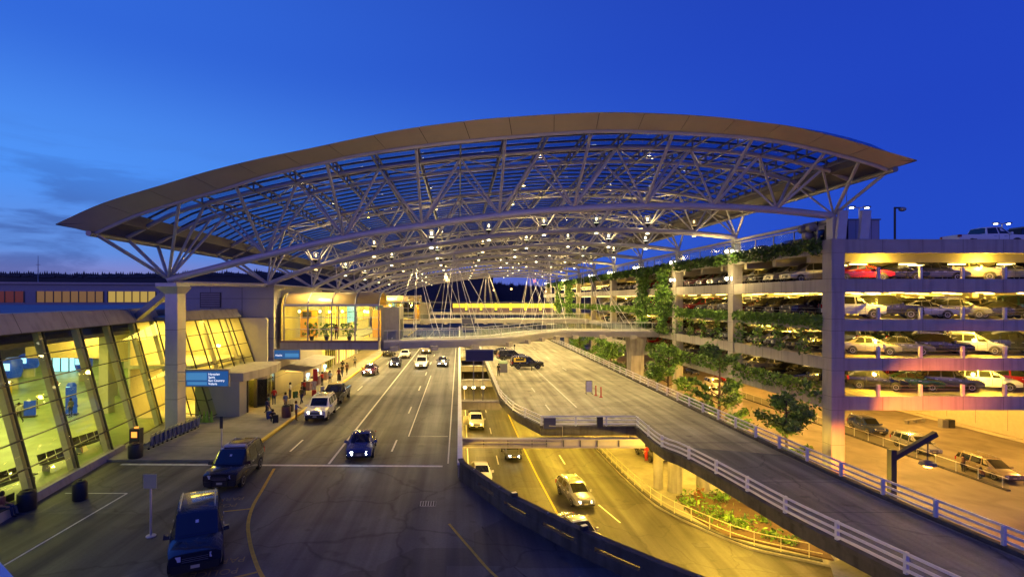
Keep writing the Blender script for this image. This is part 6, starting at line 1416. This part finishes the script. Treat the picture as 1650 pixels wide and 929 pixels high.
P_ = [(-23.0, 25.6, 0, -75, 'sit', cl('mauve', (.12, .05, .07)), cl('jean', (.03, .045, .1)), hd_, 'person in mauve top and jeans sitting on the bench by the glass wall'),
 (-16.6, 45.2, .13, -150, 'crouch', cl('black', (.015, .015, .018)), cl('dark', (.03, .03, .035)), hd_, 'person in black crouching over luggage at the kerb'),
 (-16.9, 49.5, .13, -120, 'stand', cl('blue_grey', (.1, .14, .28)), cl('khaki', (.2, .17, .12)), hd_, 'person in grey-blue jacket standing behind the crouching traveller'),
 (-19.0, 52.2, .13, 30, 'stand', cl('red', (.4, .02, .02)), cl('jean', (.03, .045, .1)), hd_, 'person in red top and jeans near the porch doors'),
 (-17.4, 57.2, .13, 60, 'reach', cl('red', (.4, .02, .02)), cl('dark', (.03, .03, .035)), hb_, 'porter in red working at the nearest baggage counter'),
 (-17.1, 63.5, .13, 60, 'reach', cl('red', (.4, .02, .02)), cl('dark', (.03, .03, .035)), hd_, 'porter in red at the middle baggage counter'),
 (-16.6, 58.2, .13, 200, 'stand', cl('white', (.5, .5, .48)), cl('white', (.5, .5, .48)), hb_, 'traveller in white clothes facing the nearest baggage counter'),
 (-16.4, 64.6, .13, 200, 'walk', cl('paleblue', (.3, .38, .5)), cl('dark', (.03, .03, .035)), hd_, 'traveller in pale blue shirt beside the middle baggage counter'),
 (-14.75, 46.0, .0, -60, 'reach', cl('bright_blue', (.02, .06, .4)), cl('brown', (.12, .06, .04)), hb_, 'person in bright blue leaning in at the white wagon'),
 (-16.2, 70.5, .13, 170, 'walk', cl('black', (.015, .015, .018)), cl('jean', (.03, .045, .1)), hd_, 'person in dark clothes walking along the kerb, nearer of two'),
 (-16.0, 72.5, .13, 170, 'walk', cl('brown', (.12, .06, .04)), cl('dark', (.03, .03, .035)), hb_, 'person in brown coat walking along the kerb, farther of two'),
 (5.6, 72.5, .0, 150, 'stand', cl('black', (.015, .015, .018)), cl('dark', (.03, .03, .035)), hd_, 'attendant in dark uniform standing by the grey booth on the deck'),
 (20.0, 54.4, zl + .14, 20, 'stand', cl('red', (.4, .02, .02)), cl('red', (.4, .02, .02)), hd_, 'person in red beside the grey sedan under the ramp'),
 (50.9, 51.4, zl + .02, -90, 'reach', cl('brown', (.12, .06, .04)), cl('dark', (.03, .03, .035)), hd_, 'person in brown loading the tan minivan on the pick-up roadway'),
 (50.8, 49.3, zl + .02, 20, 'crouch', cl('rust', (.3, .1, .04)), cl('jean', (.03, .045, .1)), hd_, 'person in rust top bending by the fence near the tan minivan'),
 (-14.2, 58.8, 6.29, 180, 'stand', cl('pink', (.5, .2, .2)), cl('dark', (.03, .03, .035)), hb_, 'person in pink top standing inside the nearest glazed lobby'),
 (-16.4, 80, .13, 20, 'walk', cl('grey', (.12, .12, .12)), cl('dark', (.03, .03, .035)), hd_, 'person in grey walking away along the kerb below the footbridge'),
 (-17.3, 75.5, .13, 190, 'stand', cl('black', (.015, .015, .018)), cl('khaki', (.2, .17, .12)), hb_, 'person in black and khaki waiting just past the baggage counters'),
 (-18.2, 48.6, .13, 100, 'walk', cl('teal', (.03, .12, .14)), cl('jean', (.03, .045, .1)), hb_, 'person in teal walking from the porch doors towards the kerb'),
 (-38.5, 44.5, .16, 80, 'walk', cl('white', (.5, .5, .48)), cl('dark', (.03, .03, .035)), hd_, 'person in white walking across the glass hall'),
 (-46, 58, .16, 10, 'stand', cl('rust', (.3, .1, .04)), cl('dark', (.03, .03, .035)), hd_, 'person in rust top standing deep inside the glass hall'),
 (-17.6, 46.6, .13, -40, 'stand', cl('navy', (.02, .03, .08)), cl('dark', (.03, .03, .035)), hd_, 'person in navy coat standing left of the crouching traveller'),
 (-16.3, 52.6, .13, 160, 'walk', cl('olive', (.1, .1, .04)), cl('jean', (.03, .045, .1)), hb_, 'person in olive jacket walking beside the black pickup'),
 (-18.4, 55.4, .13, 80, 'stand', cl('white', (.5, .5, .48)), cl('jean', (.03, .045, .1)), hd_, 'person in white shirt and jeans between porch and counters'),
 (-15.9, 67.2, .13, 10, 'stand', cl('maroon', (.15, .02, .03)), cl('dark', (.03, .03, .035)), hd_, 'person in maroon top standing at the kerb past the pickup'),
 (-35.5, 46.5, .16, 80, 'stand', cl('grey', (.12, .12, .12)), cl('dark', (.03, .03, .035)), hd_, 'person in grey walking inside the glass hall')]
for a in P_: person(*a)
def suitcase(x, y, z, rz, mt, label):
    t = thing('suitcase', label, 'suitcase', (x, y, z), R(rz), 'suitcases at the kerb'); m = MB(); m.box(-.24, .24, -.14, .14, .06, .7); local(m, 'shell', mt, t); m = MB(); m.path([(-.13, .1, .7), (-.13, .1, 1.05), (.13, .1, 1.05), (.13, .1, .7)], .015, 6); local(m, 'handle', steelg, t); m = MB(); [m.box(x_ - .03, x_ + .03, -.12, .12, 0, .06) for x_ in (-.18, .18)]; local(m, 'wheels', rubber, t)
suitcase(-17.2, 46.1, .13, 30, cl('case_blue', (.03, .06, .2)), 'blue suitcase beside the person in navy coat'); suitcase(-16.0, 67.8, .13, 15, darksteel, 'dark suitcase beside the person in maroon'); suitcase(-18.0, 55.9, .13, 60, cl('case_green', (.04, .1, .05)), 'green suitcase beside the person in white shirt'); suitcase(-16.1, 44.6, .13, 20, black, 'black suitcase beside the crouching traveller'); suitcase(-16.3, 49.2, .13, -20, darksteel, 'dark suitcase beside the person in grey-blue'); suitcase(-16.2, 56.8, .13, 10, red, 'red suitcase near the nearest baggage counter'); suitcase(-16, 59.4, .13, 40, white, 'white suitcase near the traveller in white')
# far lights on the hill and airfield mast
for i, (x, y, z) in enumerate(((130, 880, 40), (60, 880, 24), (90, 880, 26), (150, 880, 22), (-820, 880, 44))):
    m = MB(); m.tube((0, 0, -z + zl), (0, 0, 0), .5, 5); o = thing('beacon_mast', ['tall red beacon mast in front of the hill', 'small lit mast low on the hill, left', 'small lit mast low on the hill, middle', 'small lit mast low on the hill, right', 'orange beacon mast at the far left horizon'][i], 'mast', (x, y, z), 0, 'far beacon masts'); local(m, 'pole', darksteel, o); m = MB(); m.lathe([(.3, 0), (1.6, 1), (1.6, 2.4), (.3, 3.2)], 8); local(m, 'beacon', emis('beacon_' + str(i), (1, .08, .05) if i in (0,) else (1, .5, .15), 8), o)
# ledge of the viewpoint in the lower left corner
lg_ = thing('viewing_terrace', 'pale coping corner of the viewing terrace in the bottom left corner', 'terrace', (-5, 3.5, 0))
P_ = [(-3.66, 4.06), (-3.36, 3.84), (-2.6, 3.28), (-6, 3.28), (-6, 5.78)]
m = MB(); m.prism(P_, 8.6, 8.9); m.build('coping', white, lg_)
m = MB(); m.prism([(x - .15, y - .05) for x, y in P_], 0.01, 8.6); m.build('wall', concm, lg_)
